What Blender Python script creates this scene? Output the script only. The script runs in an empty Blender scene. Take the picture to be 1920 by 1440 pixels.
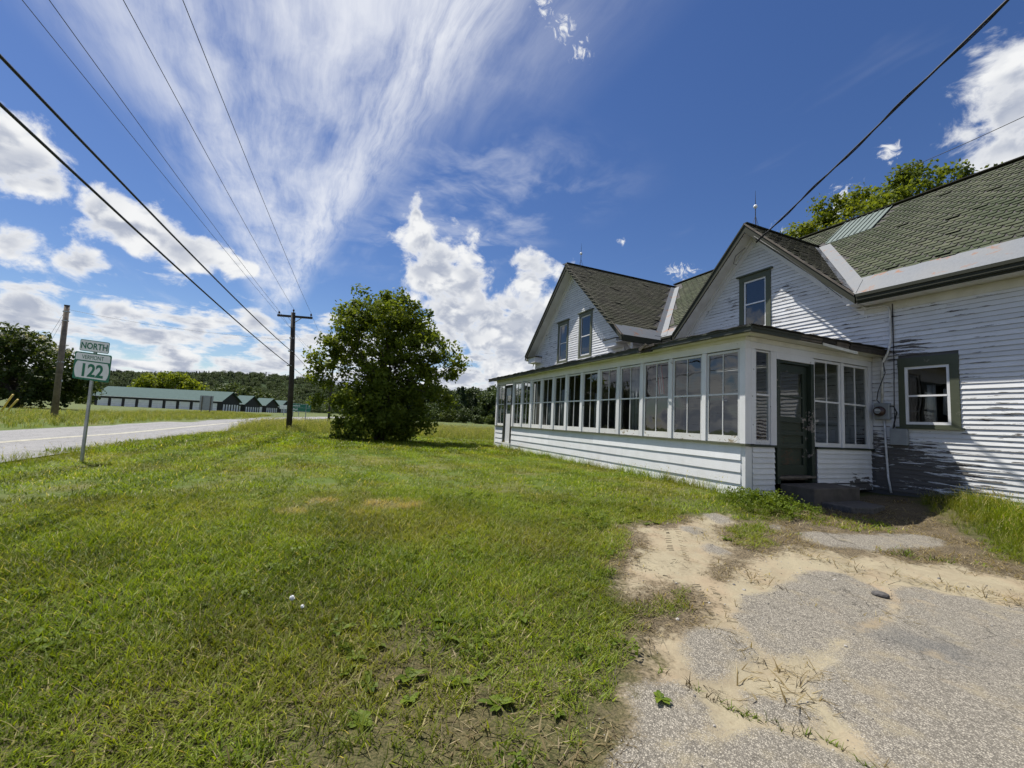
import bpy, bmesh, math, random
import numpy as np
from mathutils import Vector, Matrix, Quaternion
random.seed(7); RNG = np.random.default_rng(11)
SC = bpy.context.scene
COL = SC.collection
rad = math.radians

# ------------------------------------------------------------------ camera
cd = bpy.data.cameras.new('camera'); cam = bpy.data.objects.new('camera', cd); COL.objects.link(cam)
cd.sensor_width = 36.0; cd.lens = 801.1 / 1920 * 36.0; cd.clip_start = 0.05; cd.clip_end = 6000
_r = Vector((-0.4019, -0.9145, 0.0483)).normalized()
_f = Vector((0.9138, -0.3966, 0.0874)).normalized()
_u = _r.cross(_f).normalized()
cam.matrix_world = Matrix(((_r.x, _u.x, -_f.x, 0.0), (_r.y, _u.y, -_f.y, 0.0), (_r.z, _u.z, -_f.z, 1.12), (0, 0, 0, 1)))
SC.camera = cam
SUN = Vector((0.42, 0.26, 1.0)).normalized()

# ------------------------------------------------------------------ node helpers
class NT:
    def __init__(s, nt): s.nt = nt
    def n(s, typ, ins=None, **props):
        nd = s.nt.nodes.new(typ)
        for k, v in props.items(): setattr(nd, k, v)
        for k, v in (ins or {}).items():
            sk = nd.inputs[k]
            if isinstance(v, bpy.types.NodeSocket): s.nt.links.new(v, sk)
            else: sk.default_value = v
        return nd
    def m(s, op, a, b=None, c=None, clamp=False):
        d = {0: a}
        if b is not None: d[1] = b
        if c is not None: d[2] = c
        return s.n('ShaderNodeMath', d, operation=op, use_clamp=clamp).outputs[0]
    def v(s, op, a, b=None, c=None):
        d = {0: a}
        if b is not None: d[1] = b
        if c is not None: d[2] = c
        nd = s.n('ShaderNodeVectorMath', d, operation=op)
        return nd.outputs['Value'] if op in ('LENGTH', 'DOT_PRODUCT', 'DISTANCE') else nd.outputs['Vector']
    def mix(s, f, a, b):
        nd = s.n('ShaderNodeMix', {0: f}, data_type='RGBA')
        for i, x in ((6, a), (7, b)):
            if isinstance(x, bpy.types.NodeSocket): s.nt.links.new(x, nd.inputs[i])
            else: nd.inputs[i].default_value = (*x[:3], 1.0)
        return nd.outputs[2]
    def ss(s, x, a, b, lo=0.0, hi=1.0):
        return s.n('ShaderNodeMapRange', {0: x, 1: a, 2: b, 3: lo, 4: hi}, interpolation_type='SMOOTHSTEP').outputs[0]
    def lin(s, x, a, b, lo=0.0, hi=1.0):
        return s.n('ShaderNodeMapRange', {0: x, 1: a, 2: b, 3: lo, 4: hi}).outputs[0]
    def noise(s, vec, scale, detail=4.0, rough=0.55, dist=0.0, color=False):
        nd = s.n('ShaderNodeTexNoise', {'Vector': vec, 'Scale': scale, 'Detail': detail, 'Roughness': rough, 'Distortion': dist})
        return nd.outputs['Color' if color else 0]
    def comb(s, x, y, z): return s.n('ShaderNodeCombineXYZ', {0: x, 1: y, 2: z}).outputs[0]
    def sep(s, v):
        nd = s.n('ShaderNodeSeparateXYZ', {0: v}); return nd.outputs

# ------------------------------------------------------------------ world: Nishita sky with clouds in direction space
W = bpy.data.worlds.new('World'); SC.world = W; W.use_nodes = True
wt = W.node_tree; wt.nodes.clear(); w = NT(wt)
STR = 0.056
sky = w.n('ShaderNodeTexSky', sky_type='NISHITA')
sky.sun_disc = False
sky.sun_elevation = math.asin(SUN.z); sky.sun_rotation = math.atan2(SUN.x, SUN.y)
sky.air_density = 1.0; sky.dust_density = 0.25; sky.ozone_density = 2.2; sky.altitude = 250
DIR = w.n('ShaderNodeTexCoord').outputs['Generated']
DIR = w.v('NORMALIZE', DIR)
# cumulus heads: azimuth, elevation, half widths (degrees)
BLOBS = [(28.0,20.6,3.3,3.2),(25.6,19.0,1.7,1.5),(27.0,13.1,2.7,2.3),(22.6,12.7,3.0,1.7),(21.8,17.9,2.0,2.3),(19.0,17.2,3.5,2.3),
    (15.6,16.2,4.3,2.6),(11.0,15.8,2.3,1.0),(-9.3,25.0,0.9,2.6),(-10.6,22.4,2.6,2.8),(-12.6,18.8,4.6,4.4),(-17.0,17.6,4.4,4.4),(-15.0,13.0,5.5,4.5),
    (-20.0,12.2,5.4,5.0),(-25.6,18.6,3.4,3.8),(-23.8,12.8,4.0,5.0),(-28.5,13.2,4.6,5.4),(-24.0,8.0,6,3.5),(-75.5,31.0,4.0,3.0),(-74.5,27.6,4.0,3.0),(-73.5,25.2,4.0,1.8),(20.3,8.9,2.4,1.1),(25.5,8.2,3.0,1.3),(13.5,8.0,2.0,1.0),(-24,9,5,3),(8.2,10.0,2.6,1.6),
    (52,11,7,3),(95,16,7,3.5),(150,18,8,4),(-165,24,7,4),(-130,18,7,4),(-98,22,7,4)]
def billow(v, dt=6.0):
    a = w.n('ShaderNodeTexVoronoi', {'Vector': v, 'Scale': 17.0}).outputs['Distance']; b = w.n('ShaderNodeTexVoronoi', {'Vector': v, 'Scale': 41.0}).outputs['Distance']
    n_ = w.noise(v, 13.0, dt, 0.64, 0.3)
    return w.m('ADD', w.m('ADD', w.m('MULTIPLY', w.m('SUBTRACT', 0.46, a), 0.70), w.m('MULTIPLY', w.m('SUBTRACT', 0.46, b), 0.34)), w.m('MULTIPLY', w.m('SUBTRACT', n_, 0.5), 2.7))
def cumulus(d):
    x, y, z = w.sep(d)[:3]
    az = w.m('ARCTAN2', y, x); el = w.m('ARCSINE', z)
    a = w.comb(az, el, 0.0)
    md = None
    for (A, E_, ra, re, *wp) in BLOBS:
        ia, ie = 1 / rad(ra), 1 / rad(re)
        q = w.v('MULTIPLY_ADD', a, (ia, ie, 0), (-rad(A) * ia, -rad(E_) * ie, 0))
        L = w.v('LENGTH', q)
        if wp: L = w.m('ADD', L, wp[0])
        md = L if md is None else w.m('SMOOTH_MIN', md, L, 0.35)
    nv = w.v('MULTIPLY', d, (1.0, 1.0, 1.35))
    nn = billow(nv)
    db = w.m('ADD', w.m('SUBTRACT', 1.12, md), nn)
    # broken bank of fair-weather cumulus near the horizon, all the way round
    lv = w.v('MULTIPLY', d, (1.0, 1.0, 3.2))
    n3 = w.noise(lv, 8.5, 6.0, 0.62, 0.2)
    bias = w.n('ShaderNodeFloatCurve', {'Value': w.lin(el, 0.0, rad(20))})
    cv = bias.mapping.curves[0]
    for i, (px, py) in enumerate([(0.0, 0.74), (0.22, 0.68), (0.42, 0.59), (0.55, 0.42), (1.0, 0.0)]):
        if i < 2: cv.points[i].location = (px, py)
        else: cv.points.new(px, py)
    bias.mapping.update()
    dl = w.m('ADD', w.m('MULTIPLY', w.m('SUBTRACT', n3, 0.5), 4.2), w.m('MULTIPLY', w.m('SUBTRACT', bias.outputs[0], 0.5), 3.0))
    return w.m('MAXIMUM', db, w.m('ADD', dl, w.m('MULTIPLY', nn, 0.25))), nn
D0, MD = cumulus(DIR)
# cheap self-shading: the billow noise a little nearer the sun against the noise here
up_ = w.v('ADD', DIR, (SUN.x*0.022, SUN.y*0.022, SUN.z*0.03))
nb = billow(w.v('MULTIPLY', up_, (1.0, 1.0, 1.35)), 3.0)
alpha = w.ss(D0, -0.12, 0.52)
lit = w.ss(w.m('SUBTRACT', MD, nb), -0.30, 0.50)
nc = w.noise(w.v('MULTIPLY', DIR, (1.0, 1.0, 1.6)), 6.5, 2.0, 0.5); nd_ = w.noise(w.v('MULTIPLY', w.v('ADD', DIR, (SUN.x*0.05, SUN.y*0.05, SUN.z*0.075)), (1.0, 1.0, 1.6)), 6.5, 2.0, 0.5)
lit = w.m('MULTIPLY', lit, w.ss(w.m('SUBTRACT', nc, nd_), -0.16, 0.08, 0.25, 1.0))
thick = w.ss(D0, 0.15, 0.9)
shade = w.m('SUBTRACT', 1.0, w.m('MULTIPLY', w.m('MULTIPLY', thick, 0.95), w.m('SUBTRACT', 1.0, lit)))
ccol = w.mix(shade, (0.43, 0.48, 0.60), (0.98, 0.99, 1.0))
# ragged scraps of cloud
WISPS = [(-25.6,47.0,2.4,2.2),(-28.6,44.9,2.0,1.7),(-31.2,42.8,2.0,1.4),(-65.7,28.0,1.3,1.7),(-61.8,24.2,2.6,2.4),(-56.5,20.5,2.6,3.2),(-37.5,23.4,1.0,.7),(-45,19.5,2.4,1.5),(40,28,5,3),(85,35,6,4),(160,40,6,4),(-140,45,6,4)]
wx, wy, wz = w.sep(DIR)[:3]
wa = w.comb(w.m('ARCTAN2', wy, wx), w.m('ARCSINE', wz), 0.0); mw = None
for (A, E_, ra, re) in WISPS:
    ia, ie = 1/rad(ra), 1/rad(re)
    L = w.v('LENGTH', w.v('MULTIPLY_ADD', wa, (ia, ie, 0), (-rad(A)*ia, -rad(E_)*ie, 0)))
    mw = L if mw is None else w.m('MINIMUM', mw, L)
wn_ = w.noise(DIR, 46.0, 6.0, 0.66, 1.6)
aw = w.m('MULTIPLY', w.ss(w.m('ADD', w.m('SUBTRACT', 1.0, mw), w.m('MULTIPLY', w.m('SUBTRACT', wn_, 0.5), 3.6)), 0.35, 1.25), 0.92)
# high cirrus: streaks on a plane overhead
x, y, z = w.sep(DIR)[:3]
zz = w.m('MAXIMUM', z, 0.06)
px = w.m('DIVIDE', x, zz); py = w.m('DIVIDE', y, zz)
c5, s5 = math.cos(rad(5)), math.sin(rad(5))
uu = w.m('ADD', w.m('MULTIPLY', px, c5), w.m('MULTIPLY', py, s5))
vv = w.m('SUBTRACT', w.m('MULTIPLY', py, c5), w.m('MULTIPLY', px, s5))
P = w.comb(uu, vv, 0.0)
warp = w.v('MULTIPLY', w.v('SUBTRACT', w.noise(P, 2.2, 3.0, 0.55, 0.0, True), (0.5, 0.5, 0.5)), (0.30, 0.12, 0.0))
Pw = w.v('ADD', P, warp)
cn = w.noise(w.v('MULTIPLY', Pw, (1.0, 2.4, 1.0)), 1.4, 6.0, 0.60, 0.0)
cf = w.noise(w.v('MULTIPLY', Pw, (0.9, 7.5, 1.0)), 2.2, 6.0, 0.70, 0.0)
wd = w.m('DIVIDE', 0.80, w.m('POWER', w.m('MAXIMUM', uu, 1.05), 0.85))
bm_ = w.m('DIVIDE', w.m('ABSOLUTE', w.m('SUBTRACT', vv, 0.10)), wd)
band = w.ss(bm_, 0.30, 1.20, 1.0, 0.0)
edge = w.ss(w.m('ABSOLUTE', w.m('ADD', vv, w.m('SUBTRACT', 0.40, w.m('MULTIPLY', uu, 0.10)))), 0.0, 0.16, 0.30, 0.0)
far_ = w.ss(uu, 3.4, 6.0, 1.0, 0.0)
veil = w.m('MULTIPLY', w.m('MULTIPLY', band, far_), w.ss(w.m('ADD', cn, w.m('MULTIPLY', w.m('SUBTRACT', cf, 0.5), 0.32)), 0.20, 0.80))
veil = w.m('ADD', veil, w.m('MULTIPLY', w.m('MULTIPLY', edge, far_), w.ss(cf, 0.3, 0.6)))
side = w.m('MULTIPLY', w.ss(w.m('ABSOLUTE', w.m('ADD', vv, 0.75)), 0.15, 0.65, 1.0, 0.0), w.m('MULTIPLY', w.ss(uu, 1.0, 1.5), w.ss(uu, 2.2, 3.4, 1.0, 0.0)))
wn = w.noise(w.v('MULTIPLY', Pw, (1.6, 1.4, 1.0)), 1.7, 5.0, 0.62, 0.2)
veil = w.m('ADD', veil, w.m('MULTIPLY', w.m('MULTIPLY', side, 0.5), w.ss(wn, 0.42, 0.75)))
gen = w.m('MULTIPLY', 0.35, w.ss(w.noise(w.v('MULTIPLY', Pw, (0.5, 1.6, 1.0)), 0.9, 5.0, 0.6), 0.58, 0.85))
veil = w.m('MINIMUM', w.m('MULTIPLY', w.m('MAXIMUM', veil, gen), 0.86), 0.86)
hs = w.n('ShaderNodeHueSaturation', {'Hue': 0.512, 'Saturation': 1.22, 'Value': 1.24, 'Color': sky.outputs[0]})
skyc = hs.outputs[0]
k = 1.0 / STR
c1 = w.mix(veil, skyc, (0.60 * k, 0.615 * k, 0.65 * k))
cc = w.v('MULTIPLY', ccol, (0.635 * k, 0.635 * k, 0.635 * k))
c2 = w.mix(w.m('MAXIMUM', alpha, aw), c1, cc)
bg = w.n('ShaderNodeBackground', {'Color': c2, 'Strength': STR})
wo = w.n('ShaderNodeOutputWorld', {'Surface': bg.outputs[0]})
W.cycles.sampling_method = 'MANUAL'; W.cycles.sample_map_resolution = 512

sd = bpy.data.lights.new('sun', 'SUN'); sd.energy = 5.0; sd.angle = rad(0.53); sd.color = (1.0, 0.955, 0.88)
so = bpy.data.objects.new('sun', sd); COL.objects.link(so); so.location = (20, 20, 60)
so.rotation_mode = 'QUATERNION'; so.rotation_quaternion = SUN.to_track_quat('Z', 'Y')
SC.view_settings.view_transform = 'Standard'; SC.view_settings.look = 'None'
SC.view_settings.gamma = 1.0; SC.view_settings.use_curve_mapping = False; SC.view_settings.exposure = 0.55
SC.render.engine = 'CYCLES'; SC.cycles.max_bounces = 6; SC.cycles.transparent_max_bounces = 14
SC.cycles.diffuse_bounces = 2; SC.cycles.glossy_bounces = 3; SC.cycles.use_denoising = True; SC.cycles.use_adaptive_sampling = True; SC.cycles.adaptive_threshold = 0.018
SC.cycles.sample_clamp_indirect = 6.0; SC.cycles.caustics_reflective = False; SC.cycles.caustics_refractive = False

# ------------------------------------------------------------------ object helpers
def tag(o, label=None, cat=None, group=None, kind=None):
    if label: o['label'] = label
    if cat: o['category'] = cat
    if group: o['group'] = group
    if kind: o['kind'] = kind
    return o
def empty(name, loc=(0, 0, 0), rz=0.0):
    o = bpy.data.objects.new(name, None); COL.objects.link(o); o.location = loc; o.rotation_euler = (0, 0, rz)
    o.empty_display_size = 0.2
    return o
def put(name, me, parent=None, world=False):
    """link a mesh; world=True when the vertices are world coordinates and the parent is a placed root"""
    o = bpy.data.objects.new(name, me); COL.objects.link(o)
    if parent is not None:
        o.parent = parent
        if world:
            o.matrix_parent_inverse = (Matrix.Translation(parent.location) @ parent.rotation_euler.to_matrix().to_4x4()).inverted()
    return o
def mesh(name, V, F, mat=None, smooth=False):
    me = bpy.data.meshes.new(name); me.from_pydata([tuple(v) for v in V], [], [tuple(f) for f in F])
    if mat is not None: me.materials.append(mat)
    if smooth:
        me.polygons.foreach_set('use_smooth', [True] * len(me.polygons))
    me.update(); return me
def mesh_np(name, V, Q, mat=None, attrs=None, smooth=False):
    """big mesh from numpy: V (n,3), Q (m,k) faces of equal size"""
    V = np.asarray(V, np.float32); Q = np.asarray(Q, np.int32)
    me = bpy.data.meshes.new(name); me.vertices.add(len(V)); me.vertices.foreach_set('co', V.ravel())
    m, kk = Q.shape
    me.loops.add(m * kk); me.loops.foreach_set('vertex_index', Q.ravel())
    me.polygons.add(m); me.polygons.foreach_set('loop_start', np.arange(0, m * kk, kk, dtype=np.int32))
    if smooth: me.polygons.foreach_set('use_smooth', np.ones(m, bool))
    if mat is not None: me.materials.append(mat)
    for an, av in (attrs or {}).items():
        a = me.attributes.new(an, 'FLOAT', 'POINT'); a.data.foreach_set('value', np.asarray(av, np.float32))
    me.update(calc_edges=True); me.validate(); return me
class MB:
    """mesh builder: boxes, tubes, prisms gathered into ONE part"""
    def __init__(s): s.V = []; s.F = []
    def add(s, V, F):
        b = len(s.V); s.V += [tuple(v) for v in V]; s.F += [tuple(b + i for i in f) for f in F]; return s
    def box(s, x0, x1, y0, y1, z0, z1):
        V = [(x0,y0,z0),(x1,y0,z0),(x1,y1,z0),(x0,y1,z0),(x0,y0,z1),(x1,y0,z1),(x1,y1,z1),(x0,y1,z1)]
        return s.add(V, [(0,3,2,1),(4,5,6,7),(0,1,5,4),(1,2,6,5),(2,3,7,6),(3,0,4,7)])
    def hexa(s, V): return s.add(V, [(0,3,2,1),(4,5,6,7),(0,1,5,4),(1,2,6,5),(2,3,7,6),(3,0,4,7)])
    def bar(s, a, b, wv, hv):
        """beam from a to b with section half vectors wv, hv"""
        a, b, wv, hv = map(Vector, (a, b, wv, hv))
        return s.hexa([a-wv-hv, a+wv-hv, a+wv+hv, a-wv+hv, b-wv-hv, b+wv-hv, b+wv+hv, b-wv+hv])
    def prism(s, poly, off):
        """polygon (list of 3D) extruded by off"""
        off = Vector(off); n = len(poly); A = [Vector(p) for p in poly]
        return s.add(A + [p + off for p in A], [tuple(range(n))[::-1], tuple(range(n, 2*n))] + [(i, (i+1) % n, n+(i+1) % n, n+i) for i in range(n)])
    def tube(s, pts, r, n=8, cap=True):
        pts = [Vector(p) for p in pts]; rr = r if isinstance(r, (list, tuple)) else [r] * len(pts)
        up = Vector((0.13, 0.27, 0.95)); rings = []
        for i, p in enumerate(pts):
            t = (pts[min(i+1, len(pts)-1)] - pts[max(i-1, 0)]).normalized()
            a = t.cross(up)
            if a.length < 1e-3: a = t.cross(Vector((1, 0, 0)))
            a.normalize(); b = t.cross(a)
            rings.append([p + (a * math.cos(2*math.pi*j/n) + b * math.sin(2*math.pi*j/n)) * rr[i] for j in range(n)])
        V = [v for q in rings for v in q]
        F = [(i*n+j, i*n+(j+1) % n, (i+1)*n+(j+1) % n, (i+1)*n+j) for i in range(len(pts)-1) for j in range(n)]
        if cap: F += [tuple(range(n))[::-1], tuple(range((len(pts)-1)*n, len(pts)*n))]
        return s.add(V, F)
    def build(s, name, mat, parent=None, world=False, smooth=False, kind=None):
        o = put(name, mesh(name, s.V, s.F, mat, smooth), parent, world)
        if kind: o['kind'] = kind
        return o
def bevel(o, wdt=0.006, seg=1):
    m = o.modifiers.new('bevel', 'BEVEL'); m.width = wdt; m.segments = seg; m.limit_method = 'ANGLE'; return o

# numpy value noise for layout
_LAT = np.random.default_rng(3).random((256, 256))
def vnoise(x, y, sc):
    x = np.asarray(x) / sc + 1000.0; y = np.asarray(y) / sc + 1000.0
    xi = np.floor(x).astype(int); yi = np.floor(y).astype(int); fx = x - xi; fy = y - yi
    fx = fx*fx*(3-2*fx); fy = fy*fy*(3-2*fy)
    g = lambda a, b: _LAT[a % 256, b % 256]
    return (g(xi,yi)*(1-fx)+g(xi+1,yi)*fx)*(1-fy)+(g(xi,yi+1)*(1-fx)+g(xi+1,yi+1)*fx)*fy
def fbm(x, y, sc, o=4): return sum(vnoise(x, y, sc/2**i)*0.5**i for i in range(o))/sum(0.5**i for i in range(o))
def S(t, a, b):
    t = np.clip((np.asarray(t, float)-a)/(b-a), 0, 1); return t*t*(3-2*t)
def poly_sd(px_, py_, poly):
    """signed distance, positive inside"""
    px_ = np.asarray(px_, float); py_ = np.asarray(py_, float)
    P_ = np.asarray(poly, float); d2 = np.full(px_.shape, 1e9); ins = np.zeros(px_.shape, bool)
    for i in range(len(P_)):
        a = P_[i]; b = P_[(i+1) % len(P_)]; e = b-a
        t = np.clip(((px_-a[0])*e[0]+(py_-a[1])*e[1])/(e@e+1e-12), 0, 1)
        d2 = np.minimum(d2, (px_-a[0]-t*e[0])**2+(py_-a[1]-t*e[1])**2)
        c = ((a[1] > py_) != (b[1] > py_)) & (px_ < (b[0]-a[0])*(py_-a[1])/(b[1]-a[1]+1e-12)+a[0])
        ins ^= c
    d = np.sqrt(d2); return np.where(ins, d, -d)
def seg_d(px_, py_, pts):
    d2 = np.full(np.shape(px_), 1e9)
    for a, b in zip(pts[:-1], pts[1:]):
        a = np.array(a); e = np.array(b)-a
        t = np.clip(((px_-a[0])*e[0]+(py_-a[1])*e[1])/(e@e), 0, 1)
        d2 = np.minimum(d2, (px_-a[0]-t*e[0])**2+(py_-a[1]-t*e[1])**2)
    return np.sqrt(d2)

# ------------------------------------------------------------------ site layout (metres; X along the road, Y to the road, house on -Y)
ROADC = [(-60, 11.0), (-20, 9.3), (0, 8.4), (16, 7.6), (22, 7.25), (32, 6.85), (45, 6.3), (77, 4.4), (110, 0.5), (136, -4), (180, -14), (230, -28)]
_rx = np.array([q[0] for q in ROADC], float); _ry = np.array([q[1] for q in ROADC], float)
def roady(x): return np.interp(x, _rx, _ry)
ASPH = {
 'center': [(2.46,-3.07),(2.64,-3.36),(2.71,-3.50),(2.69,-3.65),(2.69,-3.83),(2.75,-4.04),(2.81,-4.28),(2.91,-4.50),(2.93,-4.73),(2.90,-4.95),(2.80,-5.09),(2.66,-5.06),(2.50,-5.00),(2.39,-4.93),(2.30,-4.81),(2.20,-4.63),(2.15,-4.42),(2.12,-4.15),(2.07,-3.92),(2.02,-3.71),(1.99,-3.53),(1.95,-3.33),(1.94,-3.14),(1.90,-3.06),(1.96,-2.92),(2.04,-2.83),(2.14,-2.86),(2.30,-2.97)],
 'big': [(2.39,-5.13),(2.44,-5.34),(2.41,-5.48),(2.30,-5.56),(2.18,-5.60),(2.07,-5.75),(1.91,-5.75),(1.79,-5.92),(1.40,-6.50),(0.2,-7.5),(-2,-7.0),(-2,-2.6),(0.34,-2.5),(0.65,-2.33),(1.18,-2.49),(1.26,-2.50),(1.39,-2.62),(1.46,-2.61),(1.54,-2.65),(1.62,-2.70),(1.68,-2.74),(1.71,-2.87),(1.76,-3.05),(1.81,-3.18),(1.89,-3.47),(1.97,-3.73),(1.99,-4.13),(2.06,-4.44),(2.15,-4.73)],
 'mid': [(2.36,-2.46),(2.39,-2.59),(2.35,-2.76),(2.28,-2.85),(2.20,-2.81),(2.09,-2.72),(2.00,-2.50),(1.94,-2.33),(1.96,-2.17),(2.02,-2.16),(2.19,-2.30)],
 'low': [(2.00,-1.71),(2.02,-1.80),(1.99,-1.91),(1.94,-1.98),(1.87,-1.99),(1.78,-1.97),(1.71,-1.94),(1.65,-1.90),(1.65,-1.78),(1.67,-1.67),(1.65,-1.51),(1.61,-1.57),(1.59,-1.72),(1.54,-1.96),(1.54,-2.12),(1.47,-2.19),(1.40,-2.26),(1.21,-2.41),(1.03,-2.23),(-0.5,-2.3),(-0.5,-0.9),(1.02,-0.93),(1.42,-1.00),(1.62,-1.27),(1.67,-1.32),(1.71,-1.41),(1.74,-1.52),(1.82,-1.59),(1.93,-1.64)],
 'mid2': [(1.77,-2.28),(1.73,-2.34),(1.66,-2.38),(1.62,-2.50),(1.55,-2.51),(1.48,-2.39),(1.54,-2.33),(1.61,-2.22),(1.68,-2.21)],
 'upper': [(3.93,-6.09),(3.95,-6.50),(3.76,-6.72),(3.61,-7.30),(3.57,-7.83),(3.44,-8.20),(3.28,-8.27),(3.11,-7.87),(3.16,-7.20),(3.18,-6.43),(3.33,-6.34),(3.44,-5.97),(3.63,-5.91)],
 's1': [(4.88,-5.40),(4.92,-5.73),(4.67,-5.67),(4.53,-5.48),(4.47,-5.25),(4.72,-5.30)],
 's2': [(4.41,-4.47),(4.42,-4.67),(4.31,-4.75),(4.18,-4.55),(4.16,-4.42),(4.29,-4.40)],
 's3': [(3.78,-4.18),(3.82,-4.35),(3.70,-4.39),(3.58,-4.35),(3.55,-4.14),(3.66,-4.09)],
 's4': [(4.25,-5.97),(4.27,-6.19),(4.17,-6.14),(4.12,-5.92)]}
SAND = [(4.61,-3.80),(4.62,-4.03),(4.50,-4.46),(4.84,-5.23),(4.86,-5.95),(4.43,-5.50),(4.35,-5.11),(3.88,-4.64),(3.66,-4.63),(3.26,-3.83),(3.06,-3.54),(3.34,-4.26),(3.38,-4.49),(3.60,-5.28),(3.61,-5.61),(3.50,-5.28),(3.39,-5.81),(3.15,-5.81),(3.15,-6.37),(2.83,-6.44),(2.69,-7.04),(2.49,-6.96),(2.18,-7.23),(1.52,-7.86),(-2.0,-8.2),(-2.0,-0.8),(0.9,-0.75),(1.36,-0.92),(1.63,-1.25),(1.72,-1.34),(1.78,-1.48),(1.95,-1.60),(2.03,-1.72),(2.10,-1.92),(2.25,-1.99),(2.37,-2.11),(2.41,-2.30),(2.41,-2.50),(2.43,-2.63),(2.59,-2.90),(2.93,-3.11),(3.06,-3.05),(2.95,-2.56),(2.99,-2.40),(3.20,-2.50),(3.72,-3.05),(3.85,-3.31),(4.18,-3.65)]
DARK = [(1.97,-3.73),(1.99,-4.13),(1.89,-4.28),(1.88,-4.62),(1.65,-4.55),(1.55,-4.95),(1.47,-4.77),(1.43,-4.09),(1.45,-3.82),(1.61,-3.85),(1.75,-3.88),(1.76,-3.66)]
YARD = [(5.3,-8.6),(4.5,-6.3),(4.95,-5.0),(4.7,-3.6),(3.6,-2.65),(2.35,-2.0),(1.75,-1.15),(0.9,-0.8),(-2,-0.8),(-2,-8.4),(1.6,-8.4),(2.6,-8.0),(3.0,-8.9),(3.5,-9.4),(4.1,-10.0),(4.8,-11.2),(5.6,-11.2)]
TALL = [(4.75,-11.45),(4.3,-10.2),(3.6,-9.4),(3.0,-8.8),(2.45,-8.0),(1.5,-7.9),(-1.5,-8.1),(-1.5,-11.45)]
WEED = [(5.95,-7.1),(5.42,-6.15),(4.78,-6.25),(4.27,-6.45),(4.2,-7.2),(4.35,-7.7),(4.75,-7.9),(5.3,-7.75),(5.6,-7.4)]
CRACK = [(2.13,-1.93),(2.06,-1.98),(1.91,-2.03),(1.82,-2.06),(1.76,-2.10),(1.69,-2.12),(1.63,-2.16),(1.57,-2.20),(1.51,-2.24),(1.45,-2.31),(1.42,-2.41),(1.33,-2.38),(1.23,-2.35)]
RIDGE = [(3.38,-5.10),(3.09,-5.28),(2.81,-5.45),(2.58,-5.63),(2.36,-5.81),(2.11,-5.87),(1.85,-6.06)]
def ground_z(x, y):
    x = np.asarray(x, float); y = np.asarray(y, float)
    z = -.36+.30*S(x, 1.2, 7)+.27*S(-y, 8.8, 11.2)*(1-S(x, 3.6, 6))
    ry = roady(x)
    z = z-0.10*S(y, ry-4.6, ry-3.4)*(1-S(y, ry+4.0, ry+5.5))            # road bed
    z = z+0.30*S(y, ry+5.5, ry+14)*S(x, 5, 30)                             # verge rises across the road
    z = z+(fbm(x, y, 1.6, 3)-.5)*0.05+(fbm(x+40, y, 9.0, 2)-.5)*0.10*S(np.hypot(x, y), 4, 12)*(1-S(-y, 5.5, 7.0)*(1-S(x, 22, 30)))
    return z
def asph_sd(x, y):
    d = np.full(np.shape(x), -9.0)
    for p_ in ASPH.values(): d = np.maximum(d, poly_sd(x, y, p_))
    return d

# ------------------------------------------------------------------ materials
def newmat(name):
    m = bpy.data.materials.new(name); m.use_nodes = True; m.node_tree.nodes.clear(); return m, NT(m.node_tree)
def out(g, bsdf, disp=None):
    g.n('ShaderNodeOutputMaterial', {'Surface': bsdf})
def bsdf(g, col, rough=0.7, metal=0.0, normal=None, spec=0.5):
    d = {'Base Color': col if isinstance(col, bpy.types.NodeSocket) else (*col[:3], 1), 'Roughness': rough, 'Metallic': metal, 'Specular IOR Level': spec}
    if normal is not None: d['Normal'] = normal
    return g.n('ShaderNodeBsdfPrincipled', d).outputs[0]
def bump(g, h, strength=0.3, dist=0.01):
    return g.n('ShaderNodeBump', {'Height': h, 'Strength': strength, 'Distance': dist}).outputs[0]
def pos(g): return g.n('ShaderNodeNewGeometry').outputs['Position']
def sp_mask(g, p, spots):
    """soft world-space spots where wear gathers: (x,y,z, radius, amount)"""
    a = None
    for (x_, y_, z_, r_, k_) in spots:
        d_ = g.v('DISTANCE', p, (x_, y_, z_)); q = g.ss(d_, r_*0.25, r_, k_, 0.0)
        a = q if a is None else g.m('MAXIMUM', a, q)
    return a
def plain(name, col, rough=0.7, metal=0.0, var=0.12, scale=6.0, spec=0.5, bmp=0.15):
    m, g = newmat(name); p = pos(g)
    n1 = g.noise(p, scale, 6.0, 0.6)
    f = g.lin(n1, 0.25, 0.75, 1-var*2, 1+var*2)
    c = g.v('MULTIPLY', g.comb(*col), g.comb(f, f, f))
    out(g, bsdf(g, c, rough, metal, bump(g, g.noise(p, scale*9, 4.0), bmp, 0.004), spec)); return m
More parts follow.
